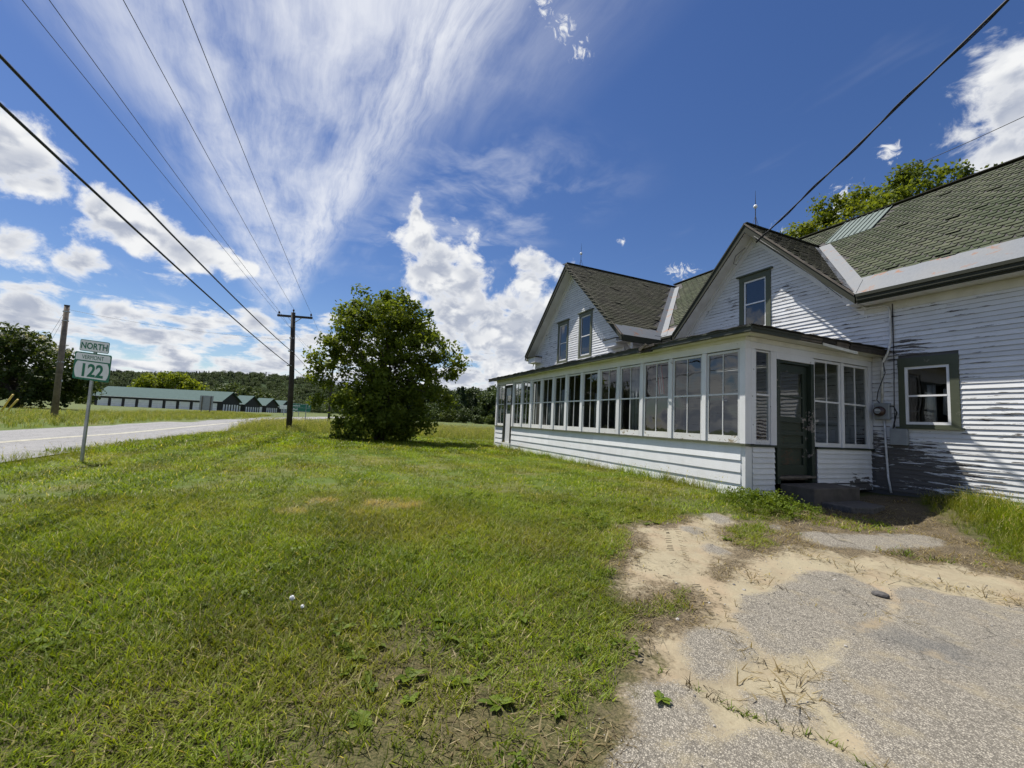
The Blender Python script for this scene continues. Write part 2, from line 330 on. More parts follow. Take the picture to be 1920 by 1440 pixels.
def paint(name, col, wood, peel, spots=(), scale=(2.2, 2.2, 11.0), dirt=0.18, rough=0.55, edge=0.03, rows=None):
    """old paint flaking off weathered wood; rows = (z0, exposure) lets flakes start at the board edges"""
    m, g = newmat(name); p = pos(g)
    q = g.v('MULTIPLY', p, scale)
    n1 = g.noise(q, 1.7, 10.0, 0.68, 0.25); n2 = g.noise(p, 1.3, 5.0, 0.6); n3 = g.noise(g.v('MULTIPLY', p, (5, 5, 60)), 3.0, 4.0, 0.6)
    thr = g.m('ADD', g.m('MULTIPLY', g.m('SUBTRACT', n2, 0.5), 0.30), peel-0.5)
    if rows:
        fr_ = g.m('FRACT', g.m('DIVIDE', g.m('SUBTRACT', g.sep(p)[2], rows[0]), rows[1]))
        thr = g.m('ADD', thr, g.ss(fr_, 0.03, 0.38, 0.075, -0.02))
    if spots: thr = g.m('ADD', thr, sp_mask(g, p, spots))
    f = g.ss(g.m('ADD', n1, thr), 0.5, 0.5+edge)
    dn = g.noise(g.v('MULTIPLY', p, (1.3, 1.3, 0.8)), 2.3, 7.0, 0.65)
    pc = g.mix(g.lin(dn, 0.35, 0.8, 0.0, dirt*2), col, (col[0]*.62, col[1]*.60, col[2]*.54))
    fb = g.lin(g.n('ShaderNodeObjectInfo').outputs['Random'], 0, 1, 0.88, 1.04); pc = g.v('MULTIPLY', pc, g.comb(fb, fb, fb))
    wc = g.mix(n3, (wood[0]*.55, wood[1]*.55, wood[2]*.55), (wood[0]*1.35, wood[1]*1.33, wood[2]*1.28))
    c = g.mix(f, pc, wc)
    h = g.m('ADD', g.m('MULTIPLY', f, -1.0), g.m('MULTIPLY', n3, 0.25))
    r = g.lin(f, 0, 1, rough, 0.9)
    out(g, bsdf(g, c, r, 0.0, bump(g, h, 0.5, 0.003), 0.4)); return m
WOOD = (0.20, 0.185, 0.165)
M = {}
RW = (0.03, 0.098)
M['clap'] = paint('clapboard paint', (0.74, 0.75, 0.76), (0.115, 0.11, 0.106), 0.372,
    [(5.15, -11.45, 0.30, 1.25, 0.27), (4.6, -11.45, 0.40, 0.9, 0.22), (5.0, -11.45, 3.05, 0.55, 0.15), (5.6, -11.45, 1.0, 0.6, 0.15), (4.2, -11.45, 0.1, 1.0, 0.14), (3.0, -11.45, 1.0, 1.8, 0.05)], (1.4, 1.4, 13.0), rows=RW)
M['clapg'] = paint('gable clapboard paint', (0.74, 0.75, 0.76), (0.17, 0.165, 0.16), 0.352, [(7.6, -11.45, 5.0, 0.9, 0.06), (9.2, -11.45, 5.2, 0.6, 0.10), (9.2, -11.45, 4.4, 0.7, 0.08), (8.0, -11.45, 4.2, 0.5, 0.12), (17.5, -9.6, 4.9, 1.2, 0.05), (15.8, -9.6, 5.0, 0.7, 0.06)], (1.6, 1.6, 12.0), rows=RW)
M['clape'] = paint('porch end paint', (0.74, 0.75, 0.75), (0.11, 0.105, 0.10), 0.28, [(5.6, -10.7, -.02, 0.55, 0.30), (5.6, -11.1, 0.0, 0.5, 0.3), (5.6, -10.1, 0.0, 0.4, 0.2)])
M['board'] = paint('porch board paint', (0.80, 0.81, 0.82), (0.40, 0.39, 0.37), 0.285, [(12.0, -7.29, 0.05, 1.6, 0.12), (9.5, -7.29, 0.0, 0.8, 0.1)], (1.5, 1.5, 3.0))
M['trim'] = paint('white trim paint', (0.76, 0.765, 0.77), (0.19, 0.175, 0.15), 0.335, [(5.6, -8.2, 1.8, 0.5, 0.05), (5.6, -9.3, 2.6, 0.35, 0.12)], (3, 3, 3))
M['rail'] = paint('sash bottom rail paint', (0.78, 0.775, 0.75), (0.36, 0.31, 0.22), 0.415, [], (4, 4, 7))
M['sash'] = paint('sash paint', (0.72, 0.725, 0.72), (0.24, 0.22, 0.19), 0.34, [], (5, 5, 5))
M['frieze'] = paint('frieze paint', (0.74, 0.735, 0.67), (0.20, 0.18, 0.15), 0.31, [], (1.5, 1.5, 4), 0.3)
M['soffit'] = paint('soffit paint', (0.72, 0.72, 0.71), (0.3, 0.28, 0.25), 0.27, [], (1, 1, 1), 0.3)
M['green'] = paint('dark green trim paint', (0.034, 0.038, 0.024), (0.20, 0.18, 0.15), 0.31, [], (3, 3, 4), 0.3, 0.8)
M['greenw'] = paint('green window casing paint', (0.085, 0.098, 0.062), (0.20, 0.19, 0.15), 0.34, [(4.2, -11.45, 1.7, 0.5, 0.05)], (4, 4, 4), 0.25, 0.6)
M['greend'] = paint('green door paint', (0.024, 0.037, 0.025), (0.30, 0.27, 0.25), 0.34, [(5.6, -9.25, 1.4, 0.45, 0.13), (5.6, -8.2, 2.1, 0.35, 0.1), (5.6, -9.3, 0.9, 0.5, 0.12)], (5, 5, 5), 0.3, 0.5)
M['doorp'] = paint('door panel paint', (0.034, 0.046, 0.029), (0.085, 0.065, 0.045), 0.42, [(5.6, -8.7, .6, .4, .1)], (5, 5, 9), 0.3, 0.6)
M['sill'] = paint('green sill paint', (0.12, 0.132, 0.085), (0.16, 0.15, 0.12), 0.33, [], (3, 3, 3), 0.4)
M['fascia'] = paint('porch fascia paint', (0.052, 0.058, 0.041), (0.17, 0.14, 0.11), 0.33, [(5.4, -9.4, 3.05, 1.1, 0.22)], (2, 2, 5), 0.3)
M['bare'] = plain('weathered bare wood', (0.13, 0.11, 0.09), 0.85, 0, 0.25, 5)
M['rot'] = plain('rotten dark wood', (0.045, 0.038, 0.032), 0.9, 0, 0.3, 7)
M['under'] = plain('bare board edge with shade line', (0.07, 0.064, 0.058), 0.95, 0, 0.3, 9)  # bare wood, dark enough to paint in the shade under each board
M['inner'] = plain('dim interior paint', (0.10, 0.097, 0.092), 0.85, 0, 0.1, 2)
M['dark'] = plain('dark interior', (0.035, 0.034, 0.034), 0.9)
M['vinyl'] = plain('white vinyl', (0.82, 0.82, 0.82), 0.35, 0, 0.03, 3, 0.5, 0.02)
M['felt'] = plain('roll roofing', (0.045, 0.042, 0.04), 0.9, 0, 0.25, 9)
M['concrete'] = plain('old concrete', (0.075, 0.066, 0.057), 0.9, 0, 0.2, 4)
M['galv'] = plain('galvanized steel', (0.36, 0.375, 0.39), 0.45, 0.6, 0.15, 9)
M['boxgrey'] = plain('grey utility box', (0.28, 0.30, 0.31), 0.5, 0, 0.08, 5)
M['conduit'] = plain('painted conduit', (0.62, 0.62, 0.60), 0.5, 0, 0.15, 12)
M['black'] = plain('black cable', (0.012, 0.012, 0.013), 0.55, 0, 0.1, 5)
M['wire'] = plain('weathered wire', (0.05, 0.052, 0.055), 0.5, 0.3, 0.1, 5)
M['polew'] = plain('weathered pole wood', (0.16, 0.13, 0.105), 0.9, 0, 0.3, 3)
M['poled'] = plain('creosoted pole wood', (0.035, 0.028, 0.023), 0.85, 0, 0.3, 3)
M['ceram'] = plain('insulator glaze', (0.06, 0.035, 0.03), 0.25, 0, 0.1, 5)
M['yellow'] = plain('yellow guard plastic', (0.62, 0.46, 0.10), 0.5, 0, 0.1, 5)
M['ball'] = plain('white glass ball', (0.85, 0.86, 0.86), 0.15, 0, 0.02, 5)
M['copper'] = plain('dull copper rod', (0.09, 0.085, 0.08), 0.5, 0.6, 0.1, 5)
M['cloth'] = plain('white cloth', (0.70, 0.70, 0.72), 0.9, 0, 0.1, 4)
M['sheer'] = plain('faded curtain', (0.42, 0.45, 0.47), 0.95, 0, 0.15, 3)
M['flagred'] = plain('flag red', (0.42, 0.03, 0.04), 0.8); M['flagwhite'] = plain('flag white', (0.75, 0.74, 0.72), 0.8); M['flagblue'] = plain('flag blue', (0.03, 0.04, 0.14), 0.8)
M['redcloth'] = plain('dark red upholstery', (0.11, 0.025, 0.015), 0.8)
M['stickerd'] = plain('dark sticker', (0.03, 0.035, 0.10), 0.5)
M['stone'] = plain('grey stone', (0.075, 0.07, 0.066), 0.85, 0, 0.25, 14)
def glass_mat():
    m, g = newmat('old window glass'); p = pos(g)
    nrm = bump(g, g.noise(p, 2.4, 1.0, 0.4), 0.14, 0.02)
    inc = g.n('ShaderNodeNewGeometry').outputs['Incoming']
    co = g.m('ABSOLUTE', g.v('DOT_PRODUCT', nrm, inc))      # Schlick, same from both faces of the pane
    f = g.m('MINIMUM', g.m('MULTIPLY_ADD', g.m('POWER', g.m('SUBTRACT', 1.0, co, clamp=True), 5.0), 0.90, 0.095), 1.0)
    gl = g.n('ShaderNodeBsdfGlossy', {'Color': (1, 1, 1, 1), 'Roughness': 0.015, 'Normal': nrm}).outputs[0]
    tr = g.n('ShaderNodeBsdfTransparent', {'Color': (0.60, 0.625, 0.615, 1)}).outputs[0]
    mx = g.n('ShaderNodeMixShader', {0: f, 1: tr, 2: gl}).outputs[0]
    out(g, mx); return m
M['glass'] = glass_mat()
def shingle_mat(name, a, b, moss):
    m, g = newmat(name); p = pos(g)
    t = g.n('ShaderNodeAttribute', attribute_name='tint').outputs['Fac']
    n1 = g.noise(p, 0.8, 5.0, 0.6); n2 = g.noise(p, 140.0, 2.0, 0.6)
    c = g.mix(t, a, b)
    c = g.mix(g.ss(n1, 0.42, 0.68, 0, 0.75), c, moss)
    st_ = g.noise(g.v('MULTIPLY', p, (2.2, 0.25, 0.25)), 1.6, 5.0, 0.65); c = g.mix(g.ss(st_, 0.50, 0.72, 0, .55), c, (0.045, 0.042, 0.034))
    f = g.lin(n2, 0.3, 0.7, 0.72, 1.28); c = g.v('MULTIPLY', c, g.comb(f, f, f))
    out(g, bsdf(g, c, 0.92, 0, bump(g, n2, 0.5, 0.004), 0.25)); return m
M['shingle'] = shingle_mat('green asphalt shingle', (0.046, 0.054, 0.033), (0.082, 0.089, 0.055), (0.040, 0.053, 0.026))
M['shingled'] = shingle_mat('dark aged shingle', (0.036, 0.035, 0.026), (0.070, 0.068, 0.048), (0.043, 0.048, 0.027))
def metal_mat():
    m, g = newmat('galvanized flashing'); p = pos(g)
    n1 = g.noise(p, 2.6, 7.0, 0.66, 0.4); n2 = g.noise(p, 1.3, 4.0); n3 = g.noise(g.v('MULTIPLY', p, (9, 3, 3)), 4.0, 4.0)
    c = g.mix(n3, (0.100, 0.112, 0.128), (0.165, 0.178, 0.195))
    c = g.mix(g.ss(n2, 0.4, 0.7, 0, .35), c, (0.185, 0.18, 0.168))
    c = g.mix(g.ss(n1, 0.565, 0.66, 0, .9), c, (0.20, 0.085, 0.038))
    out(g, bsdf(g, c, 0.62, 0.1, bump(g, n2, 0.4, 0.01), 0.4)); return m
M['flash'] = metal_mat()
M['metroof'] = plain('green metal roofing', (0.095, 0.13, 0.115), 0.5, 0.0, 0.1, 3)
M['barnroof'] = plain('sea green barn roofing', (0.062, 0.105, 0.10), 0.8, 0.0, 0.06, 1.5, 0.15, 0.05)
M['barnwall'] = plain('black barn siding', (0.012, 0.012, 0.013), 0.6, 0, 0.2, 2)
M['barndoor'] = plain('white roll-up door', (0.80, 0.80, 0.79), 0.5, 0, 0.06, 1)
M['signwhite'] = plain('white sign sheeting', (0.80, 0.81, 0.80), 0.4, 0, 0.04, 8, 0.5, 0.02)
M['signgreen'] = plain('green sign sheeting', (0.004, 0.155, 0.085), 0.4, 0, 0.06, 8, 0.5, 0.02)
M['signback'] = plain('grey sign back', (0.33, 0.34, 0.36), 0.5, 0.2, 0.08, 3)
M['bark'] = plain('tree bark', (0.060, 0.050, 0.040), 0.95, 0, 0.3, 6)
M['soil'] = plain('damp sandy soil', (0.23, 0.19, 0.122), 0.95, 0, 0.25, 20)
M['pebble'] = plain('pale pebble', (0.30, 0.28, 0.25), 0.8, 0, 0.3, 90); M['pebbled'] = plain('dark pebble', (0.10, 0.095, 0.09), 0.8, 0, 0.3, 90)
M['roadline'] = plain('faded road line', (0.42, 0.40, 0.31), 0.8, 0, 0.2, 6)

def leafmat(name, c0, c1, c2, trans=0.35, nsc=0.6, rough=0.55, clump=0.5):
    """foliage: attribute tint blends c0-c1, world noise shifts toward c2"""
    m, g = newmat(name); p = pos(g)
    t = g.n('ShaderNodeAttribute', attribute_name='tint').outputs['Fac']
    r = g.n('ShaderNodeObjectInfo').outputs['Random']
    n1 = g.noise(p, nsc, 3.0, 0.55)
    c = g.mix(t, c0, c1)
    c = g.mix(g.ss(n1, 0.40, 0.66, 0.0, clump), c, c2)
    f = g.lin(r, 0, 1, 0.82, 1.18); c = g.v('MULTIPLY', c, g.comb(f, f, f))
    b = bsdf(g, c, rough, 0, None, 0.15)
    tc = g.v('MULTIPLY', c, (1.35, 1.25, 0.55))
    tr = g.n('ShaderNodeBsdfTranslucent', {'Color': tc}).outputs[0]
    out(g, g.n('ShaderNodeMixShader', {0: trans, 1: b, 2: tr}).outputs[0]); return m
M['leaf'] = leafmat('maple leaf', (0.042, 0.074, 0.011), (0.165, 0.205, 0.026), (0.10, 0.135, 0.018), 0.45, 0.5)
M['leafd'] = leafmat('dark leaf', (0.034, 0.060, 0.016), (0.095, 0.125, 0.030), (0.052, 0.080, 0.022), 0.35, 0.4)
M['leafb'] = leafmat('bright leaf', (0.075, 0.115, 0.012), (0.20, 0.235, 0.028), (0.11, 0.15, 0.018), 0.45, 0.4)
M['blossom'] = leafmat('white blossom', (0.55, 0.54, 0.48), (0.72, 0.70, 0.64), (0.6, 0.58, 0.52), 0.2, 0.5)
M['conifer'] = leafmat('conifer needles', (0.012, 0.026, 0.012), (0.030, 0.052, 0.020), (0.022, 0.042, 0.016), 0.15, 0.05)
M['forest'] = leafmat('far broadleaf', (0.036, 0.060, 0.020), (0.085, 0.115, 0.038), (0.050, 0.078, 0.032), 0.22, 0.03)
def grassmat(name, g0, g1, dry, straw, dryamt=0.5, stripes=False):
    m, g = newmat(name); p = pos(g)
    t = g.n('ShaderNodeAttribute', attribute_name='tint').outputs['Fac']
    n1 = g.noise(p, 0.55, 5.0, 0.6, 0.3); n2 = g.noise(p, 2.6, 3.0, 0.6)
    c = g.mix(t, g0, g1)
    c = g.mix(g.m('MULTIPLY', g.ss(n1, 0.44, 0.66), dryamt), c, dry)
    c = g.mix(g.ss(n2, 0.55, 0.75, 0, .22), c, dry)
    n5_ = g.noise(g.v('ADD', p, (7.0, 3.0, 0)), 0.9, 4.0, 0.6); fd_ = g.ss(n5_, 0.36, 0.62, 0.74, 1.12); c = g.v('MULTIPLY', c, g.comb(fd_, fd_, fd_))
    x_, y_, z_ = g.sep(p)[:3]
    for (sx, sy, sr, k_) in ((6.1, -0.85, 0.30, 0.95), (5.95, -1.15, 0.16, 0.9), (6.3, -0.05, 0.20, 0.8), (5.8, 0.25, 0.14, 0.7), (5.7, -0.5, 0.2, 0.3), (8.6, 0.0, 0.2, 0.5)):
        d_ = g.v('DISTANCE', g.v('MULTIPLY', p, (1, 1, 0)), (sx, sy, 0))
        c = g.mix(g.ss(g.m('ADD', d_, g.m('MULTIPLY', n2, 0.8)), sr*.6+.35, sr+.45, k_, 0.0), c, (straw[0]*.85, straw[1]*.78, straw[2]*.80))
    if stripes:   # mower stripes run along the lot
        wv = g.m('SINE', g.m('MULTIPLY', g.m('ADD', y_, g.m('MULTIPLY', n1, 0.8)), 5.2))
        f = g.m('ADD', 1.0, g.m('MULTIPLY', g.m('MULTIPLY', wv, 0.19), g.ss(x_, 6.5, 10.0)))
        c = g.v('MULTIPLY', c, g.comb(f, f, f))
    c = g.mix(g.ss(t, 0.86, 0.93), c, straw)
    b = bsdf(g, c, 0.5, 0, None, 0.25)
    tr = g.n('ShaderNodeBsdfTranslucent', {'Color': g.v('MULTIPLY', c, (1.35, 1.3, 0.45))}).outputs[0]
    out(g, g.n('ShaderNodeMixShader', {0: 0.45, 1: b, 2: tr}).outputs[0]); return m
M['grass'] = grassmat('lawn grass', (0.070, 0.118, 0.005), (0.262, 0.330, 0.020), (0.240, 0.215, 0.038), (0.46, 0.40, 0.18), 0.42, True)
M['meadow'] = grassmat('meadow grass', (0.12, 0.17, 0.02), (0.28, 0.31, 0.06), (0.155, 0.155, 0.054), (0.34, 0.325, 0.17), 0.4)
M['thatch'] = grassmat('dry clippings', (0.17, 0.13, 0.066), (0.31, 0.25, 0.135), (0.21, 0.17, 0.09), (0.42, 0.35, 0.21), 0.5)
M['twig'] = grassmat('dead brown stems', (0.030, 0.022, 0.013), (0.085, 0.062, 0.036), (0.05, 0.038, 0.022), (0.10, 0.08, 0.05), 0.5)
M['weed'] = leafmat('weed leaf', (0.060, 0.105, 0.010), (0.14, 0.19, 0.022), (0.10, 0.14, 0.016), 0.4, 3.0)
def ground_mat():
    m, g = newmat('yard ground'); p = pos(g)
    A = lambda n: g.n('ShaderNodeAttribute', attribute_name=n).outputs['Fac']
    x_, y_, z_ = g.sep(p)[:3]
    n1 = g.noise(p, 5.0, 6.0, 0.65); n2 = g.noise(p, 28.0, 4.0, 0.6); n3 = g.noise(p, 0.55, 5.0, 0.6, 0.3); n4 = g.noise(p, 95.0, 3.0, 0.6); n5 = g.noise(p, 1.7, 5.0, 0.6)
    # soil and thatch under the grass
    soil = g.mix(g.ss(g.noise(p, 70.0, 4.0, 0.7), 0.36, 0.66), (0.012, 0.009, 0.005), (0.115, 0.088, 0.048))
    turf = g.mix(n2, (0.034, 0.058, 0.005), (0.098, 0.138, 0.013))
    turf = g.mix(g.ss(n3, 0.44, 0.66, 0, .7), turf, (0.13, 0.115, 0.04))
    base = g.mix(g.ss(x_, 2.5, 9.0, 0.25, 1.0), soil, turf)
    # far hay field: mown bands
    hay = g.mix(g.noise(g.v('MULTIPLY', p, (0.06, 0.012, 1)), 1.0, 5.0, 0.6), (0.060, 0.088, 0.018), (0.105, 0.118, 0.034))
    base = g.mix(g.ss(x_, 38.0, 60.0), base, hay)
    yrd = g.mix(g.ss(g.noise(p, 62.0, 4.0, 0.75), 0.38, 0.62), (0.030, 0.023, 0.014), (0.185, 0.145, 0.088))
    yrd = g.mix(g.ss(n1, 0.42, 0.62, 0, .4), yrd, (0.045, 0.036, 0.022))
    fy = g.ss(g.m('ADD', A('yard'), g.m('MULTIPLY', g.m('SUBTRACT', n1, 0.5), 0.7)), -0.05, 0.22)
    base = g.mix(fy, base, yrd)
    # drifted sand
    sand = g.mix(n4, (0.215, 0.184, 0.120), (0.335, 0.295, 0.203))
    sand = g.mix(g.ss(n5, 0.45, 0.7, 0, 0.5), sand, (0.29, 0.205, 0.132))
    sand = g.mix(g.ss(n2, 0.56, 0.74, 0, 0.45), sand, (0.15, 0.11, 0.065))
    sand = g.mix(g.ss(g.noise(p, 2.3, 6.0, 0.7), 0.42, 0.66, 0, .55), sand, (0.20, 0.160, 0.105))
    fs = g.ss(g.m('ADD', A('sand'), g.m('ADD', g.m('MULTIPLY', g.m('SUBTRACT', n1, 0.5), 0.75), g.m('MULTIPLY', g.m('SUBTRACT', n2, 0.5), 0.40))), -0.06, 0.16)
    c = g.mix(fs, base, sand)
    # worn asphalt: exposed aggregate
    def vor(sc, seed):
        vn = g.n('ShaderNodeTexVoronoi', {'Vector': g.v('ADD', p, (seed, seed*.7, 0)), 'Scale': sc, 'Randomness': 1.0})
        return g.sep(vn.outputs['Color'])[0], vn.outputs['Distance']
    r1, d1 = vor(125.0, 0.0); r2, d2 = vor(290.0, 3.0)
    agg = g.mix(g.ss(r1, 0.25, 1.0), (0.095, 0.090, 0.081), (0.46, 0.44, 0.395))
    agg = g.mix(0.45, agg, g.mix(r2, (0.085, 0.081, 0.074), (0.31, 0.295, 0.265)))
    agg = g.mix(g.ss(d1, 0.30, 0.62, 0, .55), agg, (0.07, 0.066, 0.06))
    stain = g.ss(g.m('ADD', A('dark'), g.m('MULTIPLY', g.m('SUBTRACT', n5, 0.5), 0.9)), -0.10, 0.35)
    agg = g.v('MULTIPLY', agg, (1.14, 1.09, 1.0))
    agg = g.mix(g.m('MULTIPLY', stain, 0.50), agg, (0.075, 0.08, 0.085))
    agg = g.mix(g.ss(n3, 0.5, 0.75, 0, .25), agg, (0.18, 0.172, 0.135))
    ce = g.n('ShaderNodeTexVoronoi', {'Vector': g.v('ADD', p, g.v('MULTIPLY', g.v('SUBTRACT', g.noise(p, 3.0, 5.0, 0.65, 0.0, True), (0.5, 0.5, 0.5)), (0.55, 0.55, 0.0))), 'Scale': 1.15}, feature='DISTANCE_TO_EDGE').outputs['Distance']
    crk = g.ss(g.m('ADD', ce, g.m('MULTIPLY', n1, 0.014)), 0.004, 0.019, 0.8, 0.0)
    agg = g.mix(g.m('MULTIPLY', crk, g.ss(n3, 0.40, 0.55)), agg, (0.030, 0.027, 0.022))
    dust = g.ss(g.m('ADD', g.noise(p, 3.1, 6.0, 0.65), g.m('MULTIPLY', n4, 0.18)), 0.60, 0.80, 0.0, 0.7)
    agg = g.mix(dust, agg, sand)
    ea = g.m('ADD', A('asph'), g.m('ADD', g.m('MULTIPLY', g.m('SUBTRACT', n1, 0.5), 0.22), g.m('MULTIPLY', g.m('SUBTRACT', n4, 0.5), 0.22)))
    fa = g.ss(ea, -0.025, 0.075)
    c = g.mix(fa, c, agg)
    h = g.m('ADD', g.m('MULTIPLY', fa, g.m('SUBTRACT', 0.5, d1)), g.m('MULTIPLY', n2, 1.2))
    out(g, bsdf(g, c, 0.9, 0, bump(g, h, 0.55, 0.012), 0.25)); return m
M['ground'] = ground_mat()
def road_mat():
    m, g = newmat('worn road asphalt'); p = pos(g)
    n1 = g.noise(g.v('MULTIPLY', p, (0.15, 1.2, 1)), 1.0, 5.0, 0.6); n2 = g.noise(p, 60.0, 3.0, 0.6); n3 = g.noise(p, 1.2, 6.0, 0.7, 1.2)
    c = g.mix(n1, (0.155, 0.152, 0.152), (0.275, 0.272, 0.268)); f = g.lin(n2, 0.3, 0.7, 0.8, 1.2)
    c = g.v('MULTIPLY', c, g.comb(f, f, f))
    c = g.mix(g.ss(g.m('ABSOLUTE', g.m('SUBTRACT', n3, 0.5)), 0.0, 0.016, 0.8, 0.0), c, (0.05, 0.05, 0.05))
    out(g, bsdf(g, c, 0.85, 0, bump(g, n2, 0.3, 0.006), 0.3)); return m
M['road'] = road_mat()
def hill_mat():
    m, g = newmat('wooded hill floor'); p = pos(g)
    c = g.mix(g.noise(p, 0.03, 6.0, 0.6), (0.018, 0.034, 0.013), (0.040, 0.060, 0.022))
    out(g, bsdf(g, c, 0.95, 0, None, 0.1)); return m
M['hill'] = hill_mat()

# ------------------------------------------------------------------ ground: one sheet to the horizon
def axis(dense0, dense1, step, lo, hi, gr=1.16):
    a = list(np.arange(dense0, dense1+1e-6, step)); s_ = step; q = dense1
    while q < hi: s_ = min(s_*gr, 160); q += s_; a.append(q)
    s_ = step; q = dense0
    while q > lo: s_ = min(s_*gr, 160); q -= s_; a.insert(0, q)
    return np.array(a)
gx = axis(0.6, 6.4, 0.045, -400, 2600, 1.09); gy = axis(-9.0, 2.4, 0.045, -2400, 2400, 1.09)
GX, GY = np.meshgrid(gx, gy, indexing='ij'); fx, fy_ = GX.ravel(), GY.ravel()
near = (fx > -3) & (fx < 9) & (fy_ > -12.5) & (fy_ < 4)
a_as = np.full(fx.shape, -1.0); a_sa = np.full(fx.shape, -1.0); a_dk = np.full(fx.shape, -1.0); a_yd = np.full(fx.shape, -1.0)
a_as[near] = asph_sd(fx[near], fy_[near]); a_sa[near] = poly_sd(fx[near], fy_[near], SAND)
a_dk[near] = poly_sd(fx[near], fy_[near], DARK); a_yd[near] = poly_sd(fx[near], fy_[near], YARD)
a_as += 0.045
def gz_at(x, y):
    """height of the finished surface, small lumps of the yard included"""
    x = np.atleast_1d(np.asarray(x, float)); y = np.atleast_1d(np.asarray(y, float)); z = ground_z(x, y)
    nr = (x > -3) & (x < 9) & (y > -12.5) & (y < 4)
    if nr.any():
        a, b = x[nr], y[nr]; q = asph_sd(a, b)+.045; fade = S(a, 9, 8)*S(b, 4, 3)
        z[nr] += (0.012*S(q, -.06, .05)+(fbm(a, b, 0.22, 3)-.5)*0.035*(1-S(q, -.03, .08))+0.03*np.exp(-(seg_d(a, b, RIDGE)/.06)**2))*fade
    return z if len(z) > 1 else z[0]
gz = gz_at(fx, fy_)
dist_ = np.hypot(fx, fy_); gz -= np.where(dist_ > 900, (dist_-900)*0.004, 0)
nx_, ny_ = len(gx), len(gy); ii = np.arange((nx_-1)*(ny_-1)); ix, iy = ii//(ny_-1), ii % (ny_-1); b0 = ix*ny_+iy
ground = put('ground', mesh_np('ground', np.stack([fx, fy_, gz], 1), np.stack([b0, b0+ny_, b0+ny_+1, b0+1], 1), M['ground'], {'asph': a_as, 'sand': a_sa, 'dark': a_dk, 'yard': a_yd}, True))
tag(ground, 'mown front lawn with sandy broken asphalt driveway and hay field beyond', kind='structure')
# road with centre line
xs = np.concatenate([np.arange(-60, 60, 2.0), np.arange(60, 231, 5.0)])
V = []; F = []
for i, x_ in enumerate(xs):
    c_ = float(roady(x_)); s_ = float((roady(x_+.5)-roady(x_-.5))); nrm_ = Vector((-s_, 1, 0)).normalized()
    for j, o_ in enumerate((-2.30, -1.2, 0, 2.0, 3.95)):
        q = Vector((x_, c_, 0))+nrm_*o_; V.append((q.x, q.y, float(ground_z(x_, c_))+0.055-0.012*abs(o_)))
    if i: b = 5*(i-1); F += [(b+j, b+5+j, b+6+j, b+1+j) for j in range(4)]
road = put('road', mesh('road', V, F, M['road'])); tag(road, 'grey two-lane country road curving past the lawn', kind='structure')
V = []; F = []
for i, x_ in enumerate(xs):
    c_ = float(roady(x_)); zc = float(ground_z(x_, c_))+0.0605
    for o_ in (0.03, 0.14, 0.20, 0.31): V.append((x_, c_+o_, zc-0.012*o_))
    if i: b = 4*(i-1); F += [(b, b+4, b+5, b+1), (b+2, b+6, b+7, b+3)]
line = put('centre_line', mesh('centre_line', V, F, M['roadline']), road)

# ------------------------------------------------------------------ the farmhouse
HOUSE = empty('farmhouse', (8.0, -12.0, -0.05))
tag(HOUSE, 'weathered white clapboard farmhouse with green shingle roof, two front gables and a glassed-in porch', 'house')
YW, YG, YP, XE = -11.45, -9.64, -7.29, 5.645
YE = -10.99                                    # main eave line
def front(Y): return lambda u, d, z: (u, Y+d, z)
def endm(X): return lambda u, d, z: (X-d, u, z)
def mbox(mb, P, u0, u1, d0, d1, z0, z1):
    return mb.hexa([P(u0,d1,z0), P(u1,d1,z0), P(u1,d0,z0), P(u0,d0,z0), P(u0,d1,z1), P(u1,d1,z1), P(u1,d0,z1), P(u0,d0,z1)])
def hpart(mb, name, mat, parent=None, **k):
    if parent is None: return mb.build(name, M[mat], HOUSE, True, **k)
    return mb.build(name, M[mat], parent, **k)
def clapboard(parent, P, ub, ut, z, e, mat, t0=0.022, t1=0.002, wob=0.004, name='clapboard'):
    """one lapped board: ub / ut = (u0,u1) at its bottom / top edge"""
    L = abs(ub[1]-ub[0]); n = max(2, int(L/0.55)+1); V = []; F = []
    dz0 = random.uniform(-wob, wob); dd0 = random.uniform(0, wob)
    for i in range(n):
        t = i/(n-1); a = ub[0]+(ub[1]-ub[0])*t; b = ut[0]+(ut[1]-ut[0])*t
        dz = dz0+random.uniform(-wob, wob)*.8; dd = dd0+random.uniform(-wob, wob)*.6
        V += [P(a, 0, z+dz), P(a, t0+dd, z+dz), P(b, t1+dd*.3, z+e+0.013), P(b, 0, z+e+0.013)]
        if i: k = 4*(i-1); F += [(k+j, k+4+j, k+4+(j+1) % 4, k+(j+1) % 4) for j in range(4)]
    F += [(0, 1, 2, 3), (4*n-1, 4*n-2, 4*n-3, 4*n-4)]
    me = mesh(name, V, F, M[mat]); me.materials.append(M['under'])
    for q in range(0, 4*(n-1), 4): me.polygons[q].material_index = 1      # bare lower edge, coloured dark to deepen the shade line
    return put(name, me, parent)
def cuts(u0, u1, z, e, holes):
    """free intervals of a board row between openings"""
    iv = [(u0, u1)]
    for (a, b, c, d) in holes:
        if z+e <= c+0.01 or z >= d-0.01: continue
        nv = []
        for (p_, q_) in iv:
            if b <= p_ or a >= q_: nv.append((p_, q_))
            else:
                if a-p_ > 0.03: nv.append((p_, a))
                if q_-b > 0.03: nv.append((b, q_))
        iv = nv
    return iv
